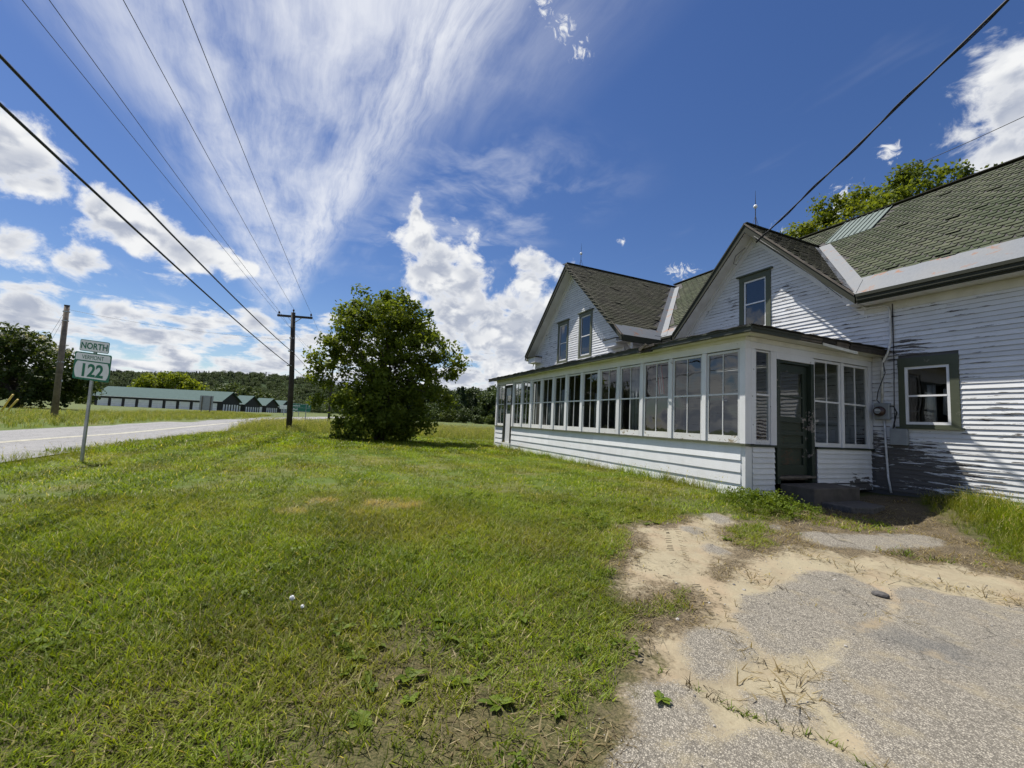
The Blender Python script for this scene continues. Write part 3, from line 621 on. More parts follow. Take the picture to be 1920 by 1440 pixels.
def clip_poly(poly, f):
    """clip a 2D polygon by f(p)>=0 (linear)"""
    o_ = []
    for i in range(len(poly)):
        a, b = poly[i], poly[(i+1) % len(poly)]; fa, fb = f(a), f(b)
        if fa >= 0: o_.append(a)
        if (fa >= 0) != (fb >= 0):
            t = fa/(fa-fb); o_.append((a[0]+(b[0]-a[0])*t, a[1]+(b[1]-a[1])*t))
    return o_
def wall_core(name, mat, P, poly, holes, th=0.12, off=-0.002):
    """sheathing behind the boards, openings left free"""
    mb = MB(); pieces = [poly]
    for (a, b, c, d) in holes:
        nw = []
        for q in pieces:
            for fs in ([lambda p: a-p[0]], [lambda p: p[0]-b], [lambda p: p[0]-a, lambda p: b-p[0], lambda p: c-p[1]], [lambda p: p[0]-a, lambda p: b-p[0], lambda p: p[1]-d]):
                r_ = q
                for f in fs:
                    if len(r_) >= 3: r_ = clip_poly(r_, f)
                if len(r_) >= 3: nw.append(r_)
        pieces = nw
    for q in pieces:
        A = [P(u, off, z) for u, z in q]; B = P(0, off-th, 0); C = P(0, off, 0)
        mb.prism(A, Vector(B)-Vector(C))
    return hpart(mb, name, mat)
# ---- openings
WIN_R = (4.16, 5.14, 1.42, 2.90)                          # casing of the lower right window (outer)
HOLE_R = (4.30, 5.03, 1.47, 2.70)
GW = (8.20, 8.92, 4.10, 5.70); GWC = (8.05, 9.06, 4.0, 5.86)
W1 = (14.46, 15.18, 3.98, 5.66); W1C = (14.33, 15.30, 3.86, 5.80)
W2 = (16.29, 16.97, 3.96, 5.60); W2C = (16.17, 17.09, 3.84, 5.74)
DOORW = (8.6, 9.5, 0.35, 2.35)
# ---- main wall
NGX, NGZ, NS = 8.52, 7.29, (7.29-4.42)/(8.52-5.70)        # near gable ridge and slope
WGX, WGZ, WS = 15.79, 8.11, 0.961
MS = (8.40-4.42)/(15.75-10.99)
core_poly = [(-1.5, -0.1), (11.98, -0.1), (11.98, 4.36), (NGX+(NGZ-.14-4.36)/NS, 4.36), (NGX, NGZ-.14), (NGX-(NGZ-.14-4.36)/NS, 4.36), (-1.5, 4.36)]
wall = wall_core('main_wall', 'inner', front(YW), core_poly, [HOLE_R, GW])
z = 0.03; e = 0.098; r = 0
while z < 4.24:
    for (a, b) in cuts(-1.5, 11.95, z, e, [WIN_R]):
        # boards are joined end to end
        s_ = [a]; q = a+random.uniform(2.6, 4.4)
        if a < 5.6 < b and z < 3.1: s_ = [a, 5.62]; q = 5.62+random.uniform(3, 4.5)
        while q < b-1.0: s_.append(q); q += random.uniform(3.0, 4.6)
        s_.append(b)
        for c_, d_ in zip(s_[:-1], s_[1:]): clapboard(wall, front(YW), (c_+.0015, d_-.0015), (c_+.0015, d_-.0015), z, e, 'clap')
    z += e
gwall = hpart(mbox(MB(), front(YW-0.14), NGX-0.3, NGX+0.3, -0.02, 0.0, 6.3, 6.6), 'gable_wall', 'inner')
while z < NGZ-0.35:
    hb = (NGZ-0.20-z)/NS; ht = (NGZ-0.20-z-e)/NS
    for (a, b) in cuts(NGX-hb, NGX+hb, z, e, [GWC]):
        ea = a+(hb-ht) if abs(a-(NGX-hb)) < 1e-6 else a; eb = b-(hb-ht) if abs(b-(NGX+hb)) < 1e-6 else b
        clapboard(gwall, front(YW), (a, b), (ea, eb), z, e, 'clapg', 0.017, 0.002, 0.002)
    z += e
# ---- wing front (far gable) and its side wall
wpoly = [(12.30, -0.1), (19.28, -0.1), (19.28, 4.55), (WGX, WGZ-.14), (12.30, 4.62)]
wwall = wall_core('wing_wall', 'inner', front(YG), wpoly, [W1, W2])
z = 3.20
while z < WGZ-0.4:
    hb = min((WGZ-0.22-z)/WS, 3.49); ht = min((WGZ-0.22-z-e)/WS, 3.49)
    for (a, b) in cuts(WGX-hb, WGX+hb, z, e, [W1C, W2C]):
        ea = a+(hb-ht) if abs(a-(WGX-hb)) < 1e-6 else a; eb = b-(hb-ht) if abs(b-(WGX+hb)) < 1e-6 else b
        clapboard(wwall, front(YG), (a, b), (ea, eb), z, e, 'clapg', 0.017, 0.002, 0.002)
    z += e
wside = hpart(mbox(MB(), endm(12.30), -11.44, YG-0.01, -0.10, 0.0, -0.1, 4.5), 'wing_side_wall', 'inner')
z = 3.2
while z < 4.1:
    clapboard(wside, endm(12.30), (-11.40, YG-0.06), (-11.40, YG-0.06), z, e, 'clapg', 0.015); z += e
# ---- the rest of the shell, seen only as closure
hpart(MB().box(-1.5, 19.3, -20.2, -20.05, -0.1, 4.4).box(-1.5, -1.36, -20.04, -11.6, -0.1, 4.4).box(19.16, 19.3, -20.04, -9.8, -0.1, 4.4), 'rear_walls', 'clapg')
hpart(MB().prism([(-1.5, -11.6, 4.4), (-1.5, -20.2, 4.4), (-1.5, -15.75, 8.3)], (0.1, 0, 0)).prism([(19.2, -11.6, 4.4), (19.2, -20.2, 4.4), (19.2, -15.75, 8.3)], (0.1, 0, 0)), 'end_gable', 'clapg')
hpart(MB().box(-1.36, 19.16, -20.04, -11.6, 3.05, 3.15).box(-1.36, 19.16, -20.04, -11.6, 0.1, 0.2).box(-1.36, 19.16, -14.2, -14.1, 0.2, 3.05), 'inner_floors', 'inner')

# ---- roofs
def rz(y): return 4.42+MS*(YE-y)
def slab(name, poly, th, mat): return hpart(MB().prism(poly, (0, 0, -th)), name, mat)
main_poly = [(-1.5, YE), (5.70, YE), (NGX, -14.42), (11.34, YE), (11.95, YE), (WGX, -15.40), (16.2, -15.75), (-1.5, -15.75)]
roof = slab('main_roof', [(x_, y_, rz(y_)) for x_, y_ in main_poly], 0.10, 'felt')
slab('rear_roof', [(-1.5, -15.75, 8.4), (19.5, -15.75, 8.4), (19.5, -20.5, 4.42), (-1.5, -20.5, 4.42)], 0.10, 'felt')
groof = slab('gable_roof', [(NGX, YE, NGZ), (5.70, YE, 4.42), (NGX, -14.42, NGZ)], 0.09, 'felt')
slab('gable_roof_far_side', [(NGX, YE, NGZ), (11.34, YE, 4.42), (NGX, -14.42, NGZ)], 0.09, 'felt')
YF = -9.19
wroof = slab('wing_roof', [(WGX, YF, WGZ), (11.83, YF, 4.30), (11.83, -10.86, 4.30), (11.95, YE, 4.42), (WGX, -15.40, WGZ)], 0.10, 'felt')
slab('wing_roof_far_side', [(WGX, YF, WGZ), (19.60, YF, 4.446), (19.60, -15.6, 4.446), (WGX, -15.75, WGZ)], 0.10, 'felt')

# shingle tabs: nearest ones are pieces of their own, the rest one joined part
TABS = []
def course_tabs(O, U, Vv, inside, umax, vmin, vmax, exp=0.17, tab=0.30, mat='shingle', notch=True):
    """collect tab boxes on a roof plane: O origin on the eave, U along, Vv up the slope"""
    O, U, Vv = Vector(O), Vector(U).normalized(), Vector(Vv).normalized(); N = U.cross(Vv).normalized()
    if N.z < 0: N = -N
    k = 0; v = vmin
    while v < vmax:
        off = (0.0, 0.5)[k % 2]*tab+random.uniform(-.01, .01); u = -tab+off
        while u < umax:
            cu, cv_ = u+tab/2, v+exp/2
            if inside(cu, cv_):
                j = random.uniform(-.004, .004); lift = 0.022+random.uniform(0, .007); gap = 0.014
                dv = random.uniform(-.008, .008)-(.03 if random.random() < .012 else 0); sk = random.uniform(-.006, .006)
                if random.random() < .02: lift += .018
                q = []
                for (a, b, c) in ((u+gap, v+dv+sk, lift), (u+tab-.004, v+dv-sk, lift+j), (u+tab-.004, v+exp+.012, 0.006), (u+gap, v+exp+.012, 0.006)):
                    q.append(O+U*a+Vv*b+N*c)
                # notch corner of the interlocking tab
                q0b = O+U*(u+gap+0.060)+Vv*(v+dv-0.004)+N*lift; q0a = O+U*(u+gap+.012)+Vv*(v+dv+0.095)+N*lift
                top = [q0a, q0b, q[1], q[2], q[3]] if notch else q
                TABS.append((top, N, random.random(), mat, (O+U*cu+Vv*cv_)))
            u += tab
        v += exp; k += 1
FL = 0.86                                          # bare metal strip along the eaves
sl = math.hypot(1, MS)
def in_main(u, v):
    x_ = 16.2-u; y_ = YE-v/sl
    if v < FL or y_ < -15.70: return False
    if x_ < 8.42 and x_ > 5.70-0.35 and (x_-5.70)/(NGX-5.70) > (YE-y_)/3.43-0.11: return False
    if 8.42 <= x_ < 12.0 and (11.34-x_)/(11.34-NGX) > (YE-y_)/3.43-0.10: return False
    if x_ >= 11.3 and (x_-11.95)/(WGX-11.95) > (YE-y_)/4.41-0.10: return False
    if 7.0 < x_ < 8.35 and y_ < -14.46: return False
    return True
course_tabs((16.2, YE, 4.42), (-1, 0, 0), (0, -1, MS), in_main, 15.0, FL-.02, 6.15)
def in_near(u, v):
    y_ = YE-u; x_ = 5.70+v/math.hypot(1, NS)
    return y_ < YE-.02 and x_ < NGX-.02 and (x_-5.70)/(NGX-5.70) > (YE-y_)/3.43+0.06
course_tabs((5.70, YE, 4.42), (0, -1, 0), (1, 0, NS), in_near, 3.5, 0.0, 4.05, 0.128, 0.305, 'shingled', False)
def in_wing(u, v):
    y_ = YF-u; x_ = 11.83+v/math.hypot(1, WS)
    if v < 0.62 or x_ > WGX-.02: return False
    if y_ < YE and (x_-11.95)/(WGX-11.95) < (YE-y_)/4.41+0.09: return False
    return y_ > -15.3
course_tabs((11.83, YF, 4.30), (0, -1, 0), (1, 0, WS), in_wing, 6.2, 0.60, 5.55, 0.128, 0.305, 'shingled', False)
CAMP = Vector((0, 0, 1.12))
def in_view(p_):
    q = p_-CAMP; zc = q.dot(_f)
    return zc > 0.3 and abs(q.dot(_r)/zc) < 1.2 and abs(q.dot(_u)/zc) < 0.9
vis = sorted([t for t in TABS if in_view(t[4]) and t[3] == 'shingle'], key=lambda t: (t[4]-CAMP).length)[:290]
ids = set(id(t) for t in vis)
def tab_geo(t, base=0):
    top, N, tint, mt, c_ = t; n = len(top); V = [Vector(v_) for v_ in top]+[Vector(v_)-N*0.014 for v_ in top]
    F = [tuple(range(n))]+[(i, n+i, n+(i+1) % n, (i+1) % n) for i in range(n)]
    return V, [tuple(base+i for i in f) for f in F]
for t in vis:
    V, F = tab_geo(t); me = mesh('shingle', V, F, M['shingle'])
    a = me.attributes.new('tint', 'FLOAT', 'POINT'); a.data.foreach_set('value', np.full(len(V), t[2], np.float32))
    put('shingle', me, roof)
for mt, par in (('shingle', roof), ('shingled', wroof)):
    V, F, T = [], [], []
    for t in TABS:
        if t[3] != mt or id(t) in ids: continue
        v_, f_ = tab_geo(t, len(V)); V += v_; F += f_; T += [t[2]]*len(v_)
    me = mesh('shingle_field', V, F, M[mt]); a = me.attributes.new('tint', 'FLOAT', 'POINT'); a.data.foreach_set('value', np.array(T, np.float32))
    o = put('shingle_field', me, par); o['kind'] = 'stuff'
def sheet(name, pts, mat, lift=0.018, th=0.006, parent=None):
    """thin metal on a sloped roof: polygon lifted along its normal"""
    A = [Vector(p_) for p_ in pts]; N = (A[1]-A[0]).cross(A[2]-A[0]).normalized()
    if N.z < 0: N = -N
    return hpart(MB().prism([p_+N*lift for p_ in A], -N*th), name, mat, parent)
# eave strips
fy = FL/sl
def meta(x0, x1, lift): return [(x0, YE+.02, rz(YE+.02)), (x1, YE+.02, rz(YE+.02)), (x1, YE-fy, rz(YE-fy)), (x0, YE-fy, rz(YE-fy))]
sheet('eave_flashing', [(-1.5, YE+.03, rz(YE+.03)), (2.2, YE+.03, rz(YE+.03)), (2.2, YE-fy, rz(YE-fy)), (-1.5, YE-fy, rz(YE-fy))], 'flash', 0.022)
sheet('eave_flashing', [(2.2, YE+.03, rz(YE+.03)), (5.72, YE+.03, rz(YE+.03)), (6.28, YE-fy, rz(YE-fy)), (2.2, YE-fy, rz(YE-fy))], 'flash', 0.026)
vl = lambda k: (5.70+(NGX-5.70)*k, YE-3.43*k)
def vp(k, du): 
    x_, y_ = vl(k); return (x_+du, y_, rz(y_))
sheet('valley_flashing', [vp(0.0, -0.02), vp(0.98, -0.02), vp(0.98, -0.36), vp(0.16, -0.34)], 'flash', 0.036)
def ng(x_, y_): return (x_, y_, NGZ-NS*abs(NGX-x_))
sheet('valley_flashing', [ng(5.72, YE-.05), ng(8.40, -14.30), ng(8.45, -14.12), ng(6.05, YE-.12)], 'flash', 0.020)
# far valley between wing and main roof
def wgz(x_): return WGZ-WS*(WGX-x_)
def wv(k, dx, dy): x_ = 11.95+(WGX-11.95)*k; y_ = YE-4.41*k; return (x_+dx, y_+dy)
q = [wv(.01, 0, 0), wv(.97, 0, 0), wv(.97, -.30, 0), wv(.01, -.32, 0)]
sheet('valley_flashing', [(x_, y_, rz(y_)) for x_, y_ in q], 'flash', 0.034)
q = [wv(.01, 0, 0), wv(.97, 0, 0), wv(.97, 0, .26), wv(.01, 0, .28)]
sheet('valley_flashing', [(x_, y_, wgz(x_)) for x_, y_ in q], 'flash', 0.030)
k2 = 0.62/math.hypot(1, WS)
sheet('eave_flashing', [(11.80, YF+.01, wgz(11.80)), (11.80, -10.84, wgz(11.80)), (11.83+k2, -10.9-.45, wgz(11.83+k2)), (11.83+k2, YF+.01, wgz(11.83+k2))], 'flash', 0.022)
sheet('eave_flashing', [(11.36, YE+.02, rz(YE+.02)), (11.90, YE+.02, rz(YE+.02)), (11.95, YE-.45, rz(YE-.45)), (11.10, YE-.45, rz(YE-.45))], 'flash', 0.024)
# standing-seam patch by the ridge
def rp(x_, y_, l): N = Vector((0, MS, 1)).normalized(); return Vector((x_, y_, rz(y_)))+N*l
pan = hpart(MB().prism([rp(7.02, -14.50, .03), rp(8.32, -14.46, .03), rp(8.36, -15.70, .03), rp(7.08, -15.70, .03)], (0, 0, -0.01)), 'metal_roof_panel', 'metroof')
for i in range(9):
    x_ = 7.04+i*0.16
    MB().bar(rp(x_, -14.50, .042), rp(x_+.03, -15.69, .042), (0.012, 0, 0), (0, 0, 0.014)).build('seam', M['metroof'], pan)
# ridge caps
hpart(MB().bar((-1.5, -15.75, 8.43), (16.2, -15.75, 8.43), (0, 0.10, 0), (0, 0, 0.015)), 'ridge_cap', 'shingled')
hpart(MB().bar((NGX, YE+.01, NGZ+.03), (NGX, -14.46, NGZ+.03), (0.06, 0, 0), (0, 0, 0.014)), 'ridge_cap', 'shingled')
hpart(MB().bar((WGX, YF+.01, WGZ+.03), (WGX, -15.45, WGZ+.03), (0.06, 0, 0), (0, 0, 0.014)), 'ridge_cap', 'shingled')

# ---- eaves, rakes, soffits
def eave_gutter(x0, x1, name='eave_fascia'):
    mb = MB(); P = front(YE)
    mbox(mb, P, x0, x1, -0.02, 0.015, 4.19, 4.40); mbox(mb, P, x0, x1, 0.015, 0.05, 4.23, 4.405); mbox(mb, P, x0, x1, 0.05, 0.075, 4.34, 4.41); mbox(mb, P, x0, x1, 0.05, 0.062, 4.255, 4.275)
    return hpart(mb, name, 'green')
eave_gutter(-1.5, 5.66); eave_gutter(11.38, 11.86)
hpart(MB().box(-1.5, 5.9, YW+0.02, YE-0.02, 4.205, 4.225), 'eave_soffit', 'soffit')
hpart(MB().box(11.2, 12.2, YW+0.02, YE-0.02, 4.205, 4.225), 'eave_soffit', 'soffit')
hpart(mbox(MB(), front(YW), -1.5, 5.75, 0.0, 0.026, 4.02, 4.20), 'eave_frieze', 'frieze')
hpart(mbox(MB(), endm(11.83), -10.88, YF, 0.0, 0.05, 4.07, 4.29), 'eave_fascia', 'green')
hpart(MB().box(11.80, 12.28, -11.2, YF-0.02, 4.09, 4.11), 'eave_soffit', 'soffit')
hpart(mbox(MB(), endm(12.30), -11.4, YG, 0.0, 0.03, 3.92, 4.09), 'eave_frieze', 'trim')
def rake(px_, pz, slope, half, y_front, y_wall, nm):
    """both sloping edges of a gable: dark barge board, drip edge, white soffit and frieze"""
    for s_ in (-1, 1):
        h = half if not isinstance(half, tuple) else half[0 if s_ < 0 else 1]
        a = Vector((px_, y_front, pz)); b = Vector((px_+s_*h, y_front, pz-slope*h)); dn = Vector((0, 0, -0.245))
        top = Vector((0, 0, -0.012))
        hpart(MB().prism([a+top, b+top, b+dn*.9, a+dn*1.06], (0, 0.035, 0)), nm+'_barge_board', 'green')
        hpart(MB().prism([a+Vector((0, .036, .022)), b+Vector((0, .036, .022)), b+Vector((0, .036, -.035)), a+Vector((0, .036, -.035))], (0, 0.02, 0)), nm+'_drip_edge', 'bare' if s_ < 0 else 'green')
        so_ = Vector((0, 0, -0.235)); bk = Vector((0, y_wall+0.02-y_front, 0))
        hpart(MB().prism([a+so_+Vector((0, -.02, 0)), b+so_+Vector((0, -.02, 0)), b+so_+bk, a+so_+bk], (0, 0, 0.018)), nm+'_soffit', 'soffit')
        f0 = Vector((0, y_wall-y_front, -0.236)); f1 = Vector((0, y_wall-y_front, -0.50))
        hpart(MB().prism([a+f0, b+f0, b+f1, a+f1], (0, 0.024, 0)), nm+'_frieze', 'trim')
        hpart(MB().prism([a+f0+Vector((0, .024, 0)), b+f0+Vector((0, .024, 0)), b+f0+Vector((0, .024, -.07)), a+f0+Vector((0, .024, -.07))], (0, 0.05, 0)), nm+'_moulding', 'trim')
rake(NGX, NGZ, NS, 2.82, YE, YW, 'gable')
rake(WGX, WGZ, WS, (3.96, 3.81), YF, YG, 'wing')
# cornice returns and corner boards on the wing
hpart(MB().box(12.22, 13.0, YF-.44, YF-.02, 4.245, 4.275), 'cornice_return_cap', 'green')
hpart(MB().box(12.26, 12.96, YG+.01, YF-.08, 3.98, 4.245).box(12.24, 12.98, YG+.01, YF-.05, 4.16, 4.245), 'cornice_return', 'trim')
hpart(MB().box(18.6, 19.5, YF-.44, YF-.02, 4.34, 4.38), 'cornice_return_cap', 'green')
hpart(MB().box(18.66, 19.42, YG+.01, YF-.08, 4.08, 4.34), 'cornice_return', 'trim')
hpart(MB().box(12.27, 12.42, YG-.02, YG+.03, -0.05, 4.0), 'corner_board', 'trim')
hpart(MB().box(19.16, 19.31, YG-.02, YG+.03, -0.05, 4.1), 'corner_board', 'trim')

# ---- windows
def pane(parent, P, u0, u1, d, z0, z1):
    t = random.uniform(-.0015, .0015)
    return put('pane', mesh('pane', [P(u0,d+t,z0), P(u1,d-t,z0), P(u1,d,z1), P(u0,d,z1)], [(0,1,2,3)], M['glass']), parent)
def sash(P, u0, u1, z0, z1, zr, mull, frame='sash', brail=0.05, stile=0.042, d=-0.02, name='window', railmat=None, muntin=0.02):
    """double-hung sash: stiles and rails, then muntins and panes as pieces"""
    mb = MB(); th = 0.035
    mbox(mb, P, u0, u0+stile, d-th, d, z0, z1); mbox(mb, P, u1-stile, u1, d-th, d, z0, z1)
    mbox(mb, P, u0+stile, u1-stile, d-th, d, z1-stile, z1); mbox(mb, P, u0+stile, u1-stile, d-th, d+.004, zr-.018, zr+.018)
    if not railmat: mbox(mb, P, u0+stile, u1-stile, d-th, d, z0, z0+brail)
    o = hpart(mb, name, frame)
    if railmat: mbox(MB(), P, u0+stile, u1-stile, d-th, d+.002, z0, z0+brail).build('bottom_rail', M[railmat], o)
    a, b = u0+stile, u1-stile; n = mull+1; wd_ = (b-a)/n
    for (c, e_) in ((z0+brail, zr-.018), (zr+.018, z1-stile)):
        for i in range(n): pane(o, P, a+i*wd_, a+(i+1)*wd_, d-.02, c, e_)
        for i in range(mull):
            u = a+(i+1)*wd_+random.uniform(-.004, .004)
            mbox(MB(), P, u-muntin/2, u+muntin/2, d-.03, d-.004, c, e_).build('muntin', M[frame], o)
    return o
PW, PG, PP, PE = front(YW), front(YG), front(YP), endm(XE)
def casing(P, c, h, mat, head=True, sill=None, d=0.035, cap=True, nm='window_casing'):
    mb = MB(); (u0, u1, z0, z1) = c; (a, b, c_, d_) = h
    mbox(mb, P, u0, a, -0.05, d, z0, d_); mbox(mb, P, b, u1, -0.05, d, z0, d_); mbox(mb, P, u0-.004, u1+.004, -0.05, d+.004, d_, z1)
    mbox(mb, P, a, b, -0.05, d-.008, z0, c_)
    o = hpart(mb, nm, mat)
    if cap: mbox(MB(), P, u0-.07, u1+.07, 0.0, d+.055, z1, z1+.045).build('head_cap', M[mat], o)
    mbox(MB(), P, u0-.05, u1+.05, 0.0, d+.05, z0-.045, z0).build('window_sill', M[sill or mat], o)
    return o
# lower right window: white replacement sash in peeling green casing
casing(PW, WIN_R, HOLE_R, 'greenw', sill='greenw', cap=False)
sash(PW, 4.30, 5.03, 1.47, 2.70, 2.075, 0, 'vinyl', 0.055, 0.05, 0.02)
casing(PW, GWC, GW, 'greenw', sill='greenw'); sash(PW, *GW[:2], 4.12, 5.70, 4.98, 0, 'vinyl', 0.05, 0.05, 0.0)
casing(PG, W1C, W1, 'sill', sill='trim'); sash(PG, *W1[:2], 3.98, 5.66, 4.80, 0, 'trim', 0.06, 0.05, 0.0)
casing(PG, W2C, W2, 'sill', sill='trim'); sash(PG, *W2[:2], 3.96, 5.60, 4.76, 0, 'trim', 0.06, 0.05, 0.0)
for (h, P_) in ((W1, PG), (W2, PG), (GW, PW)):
    mbox(MB(), P_, h[0]-.1, h[1]+.1, -0.9, -0.85, h[2]-.2, h[3]+.2).build('inner_blind', M['dark'], HOUSE, True)  # dark board added behind the panes, stands in for the unlit room

# ---- porch
MULL = [(6.667,6.560),(7.618,7.518),(8.605,8.495),(9.555,9.435),(10.465,10.345),(11.380,11.262),(12.312,12.18),(13.200,13.050),(14.100,13.950),(14.975,14.815),(15.805,15.660),(16.675,16.515)]
porch = hpart(MB().box(5.72, 18.45, -11.3, YP-.12, 0.22, 0.30).box(12.2, 18.45, -9.7, -9.66, 0.3, 3.0), 'porch_floor', 'bare')
pw = hpart(mbox(MB(), PP, 5.66, 16.68, -0.10, -0.012, -0.12, 0.90), 'porch_front_wall', 'inner')
for i, (z0, ex) in enumerate(((-0.08, 0.235), (0.155, 0.218), (0.373, 0.224), (0.597, 0.275))):
    s_ = [5.735, 9.9+random.uniform(-.8, .8), 13.6+random.uniform(-.6, .6), 16.60]
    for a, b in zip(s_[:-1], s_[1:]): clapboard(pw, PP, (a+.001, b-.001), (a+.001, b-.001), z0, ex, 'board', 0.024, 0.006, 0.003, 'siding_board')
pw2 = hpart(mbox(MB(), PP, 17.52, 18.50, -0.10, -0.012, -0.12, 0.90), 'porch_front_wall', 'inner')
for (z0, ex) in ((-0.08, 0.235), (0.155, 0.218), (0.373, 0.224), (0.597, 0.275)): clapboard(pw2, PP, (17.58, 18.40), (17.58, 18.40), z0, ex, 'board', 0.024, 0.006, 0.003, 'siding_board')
hpart(mbox(MB(), PP, 5.60, 16.62, -0.08, 0.062, 0.878, 0.915), 'porch_sill', 'sill')
hpart(mbox(MB(), PP, 17.56, 18.48, -0.08, 0.062, 0.878, 0.915), 'porch_sill', 'sill')
# posts and mullions
hpart(MB().box(XE-.004, XE+.132, YP-.17, YP+.008, -0.10, 0.872), 'corner_post_base', 'trim')
hpart(MB().box(XE+.004, XE+.124, YP-.16, YP+.002, 0.918, 2.985).box(XE-.002, XE+.13, YP-.275, YP-.16, 0.918, 2.76), 'corner_post', 'trim')
for (b, a) in MULL: bevel(hpart(mbox(MB(), PP, a, b, -0.09, 0.012, 0.917, 2.752), 'mullion_post', 'trim'), .004)
hpart(MB().box(18.38, 18.52, YP-.14, YP+.014, -0.1, 2.76), 'corner_post', 'trim')
edges = [5.772]+[q for (b, a) in MULL for q in (a, b)]
for i in range(12):
    u0 = edges[2*i]; u1 = edges[2*i+1]
    sash(PP, u0+.004, u1-.004, 0.922, 2.735, 1.868, 1, 'sash', 0.135, 0.046, -0.014, 'porch_window', 'rail', 0.018)
sash(PP, 17.56, 18.37, 0.922, 2.735, 1.868, 1, 'sash', 0.10, 0.046, -0.014, 'porch_window', 'rail', 0.018)
# far door in the porch front
fd = hpart(mbox(MB(), PP, 16.72, 16.80, -0.10, 0.01, 0.2, 2.70).box(16.801, 17.42, YP-.10, YP+.01, 2.60, 2.70).box(17.42, 17.54, YP-.10, YP+.01, 0.2, 2.70), 'far_door_frame', 'green')
d_ = mbox(MB(), PP, 16.81, 17.41, -0.07, -0.03, 0.22, 1.45); mbox(d_, PP, 16.81, 16.90, -0.07, -0.03, 1.45, 2.58); mbox(d_, PP, 17.32, 17.41, -0.07, -0.03, 1.45, 2.58); mbox(d_, PP, 16.9, 17.32, -0.07, -0.03, 2.25, 2.58); mbox(d_, PP, 16.9, 17.32, -0.07, -0.03, 1.85, 1.93)
fdo = hpart(d_, 'far_door', 'trim'); pane(fdo, PP, 16.9, 17.32, -0.05, 1.45, 1.85); pane(fdo, PP, 16.9, 17.32, -0.05, 1.93, 2.25)
hpart(mbox(MB(), PP, 16.70, 17.54, -0.10, 0.03, -0.12, 0.2), 'far_door_step', 'board')
# header and frieze
hpart(mbox(MB(), PP, XE-.004, 18.52, -0.12, 0.006, 2.756, 2.90), 'porch_header', 'trim')
hpart(mbox(MB(), PP, XE-.02, 18.53, -0.12, 0.024, 2.90, 2.965), 'porch_frieze', 'frieze')
hpart(MB().box(5.40, 18.80, YP+.01, -7.06, 2.966, 2.985), 'porch_soffit', 'frieze')
# porch roof and fascia
PR = 0.045/4.4
hpart(MB().hexa([(5.36,-7.04,3.02),(18.82,-7.04,2.97),(18.82,-11.40,3.08),(5.36,-11.40,3.07),(5.36,-7.04,3.10),(18.82,-7.04,3.05),(18.82,-11.40,3.16),(5.36,-11.40,3.15)]), 'porch_roof', 'felt')
random.seed(21)
fr = [5.30, 7.9, 8.35, 11.2, 14.6, 18.9]
for i, (a, b) in enumerate(zip(fr[:-1], fr[1:])):
    za = 3.115-0.052*(a-5.3)/13.6+random.uniform(-.006, .006); zb = 3.115-0.052*(b-5.3)/13.6+random.uniform(-.006, .006)
    if i == 1: za -= .03; zb -= .02
    mb = MB()
    for (d0, d1, h0, h1) in ((-.02, .018, -.135, -.03), (.0, .04, -.045, -.012), (.018, .032, -.13, -.105)):
        mb.hexa([(a+.004,-7.02+d1,za+h0),(b-.004,-7.02+d1,zb+h0),(b-.004,-7.02+d0,zb+h0),(a+.004,-7.02+d0,za+h0),(a+.004,-7.02+d1,za+h1),(b-.004,-7.02+d1,zb+h1),(b-.004,-7.02+d0,zb+h1),(a+.004,-7.02+d0,za+h1)])
    hpart(mb, 'porch_fascia', 'rot' if i == 1 else 'fascia')
# roll-roofing edge, uneven along the front and end
def ragged(pts, name):
    mb = MB()
    for (a, b) in zip(pts[:-1], pts[1:]):
        a, b = Vector(a), Vector(b); n = max(2, int((b-a).length/.16)); t = (b-a).normalized(); nr = Vector((t.y, -t.x, 0))
        if nr.dot(Vector((-1, 1, 0))) < 0: nr = -nr
        V = []; F = []
        for i in range(n+1):
            q = a.lerp(b, i/n); o_ = random.uniform(.0, .04); zz_ = random.uniform(-.012, .012)
            V += [q+nr*(.035+o_)+Vector((0,0,-.010+zz_)), q-nr*.3+Vector((0,0,.012)), q+nr*(.035+o_)+Vector((0,0,-.022+zz_))]
            if i: k = 3*(i-1); F += [(k,k+3,k+4,k+1), (k,k+2,k+5,k+3), (k+1,k+4,k+5,k+2)]
        mb.add(V, F)
    return hpart(mb, name, 'felt')
ragged([(5.33,-7.02,3.122),(8.0,-7.02,3.112),(18.86,-7.02,3.072)], 'roll_roofing_edge')
ragged([(5.33,-7.02,3.122),(5.33,-9.0,3.135),(5.33,-11.42,3.155)], 'roll_roofing_edge')
# end wall of the porch
pe = hpart(mbox(MB(), PE, -8.10, -7.43, -0.10, -0.012, -0.12, 0.87), 'porch_end_wall', 'inner')
pe2 = hpart(mbox(MB(), PE, -11.40, -9.40, -0.10, -0.012, 0.10, 0.87), 'porch_end_wall', 'inner')
z = -0.05
while z < 0.80:
    ex = min(0.103, 0.868-z)
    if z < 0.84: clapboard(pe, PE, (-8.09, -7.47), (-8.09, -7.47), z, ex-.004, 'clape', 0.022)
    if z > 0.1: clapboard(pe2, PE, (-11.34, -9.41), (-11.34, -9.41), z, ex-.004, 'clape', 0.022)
    z += 0.103
hpart(mbox(MB(), PE, -11.38, -9.45, -0.10, 0.004, 0.0, 0.125), 'porch_end_skirt', 'clape')
hpart(mbox(MB(), PE, -8.12, -7.375, -0.08, 0.042, 0.868, 0.905), 'porch_end_sill', 'greend')
hpart(mbox(MB(), PE, -11.42, -9.38, -0.08, 0.045, 0.862, 0.90), 'porch_end_sill', 'greend')
hpart(mbox(MB(), PE, -11.42, -7.415, -0.12, 0.004, 2.762, 2.885), 'porch_end_header', 'trim')
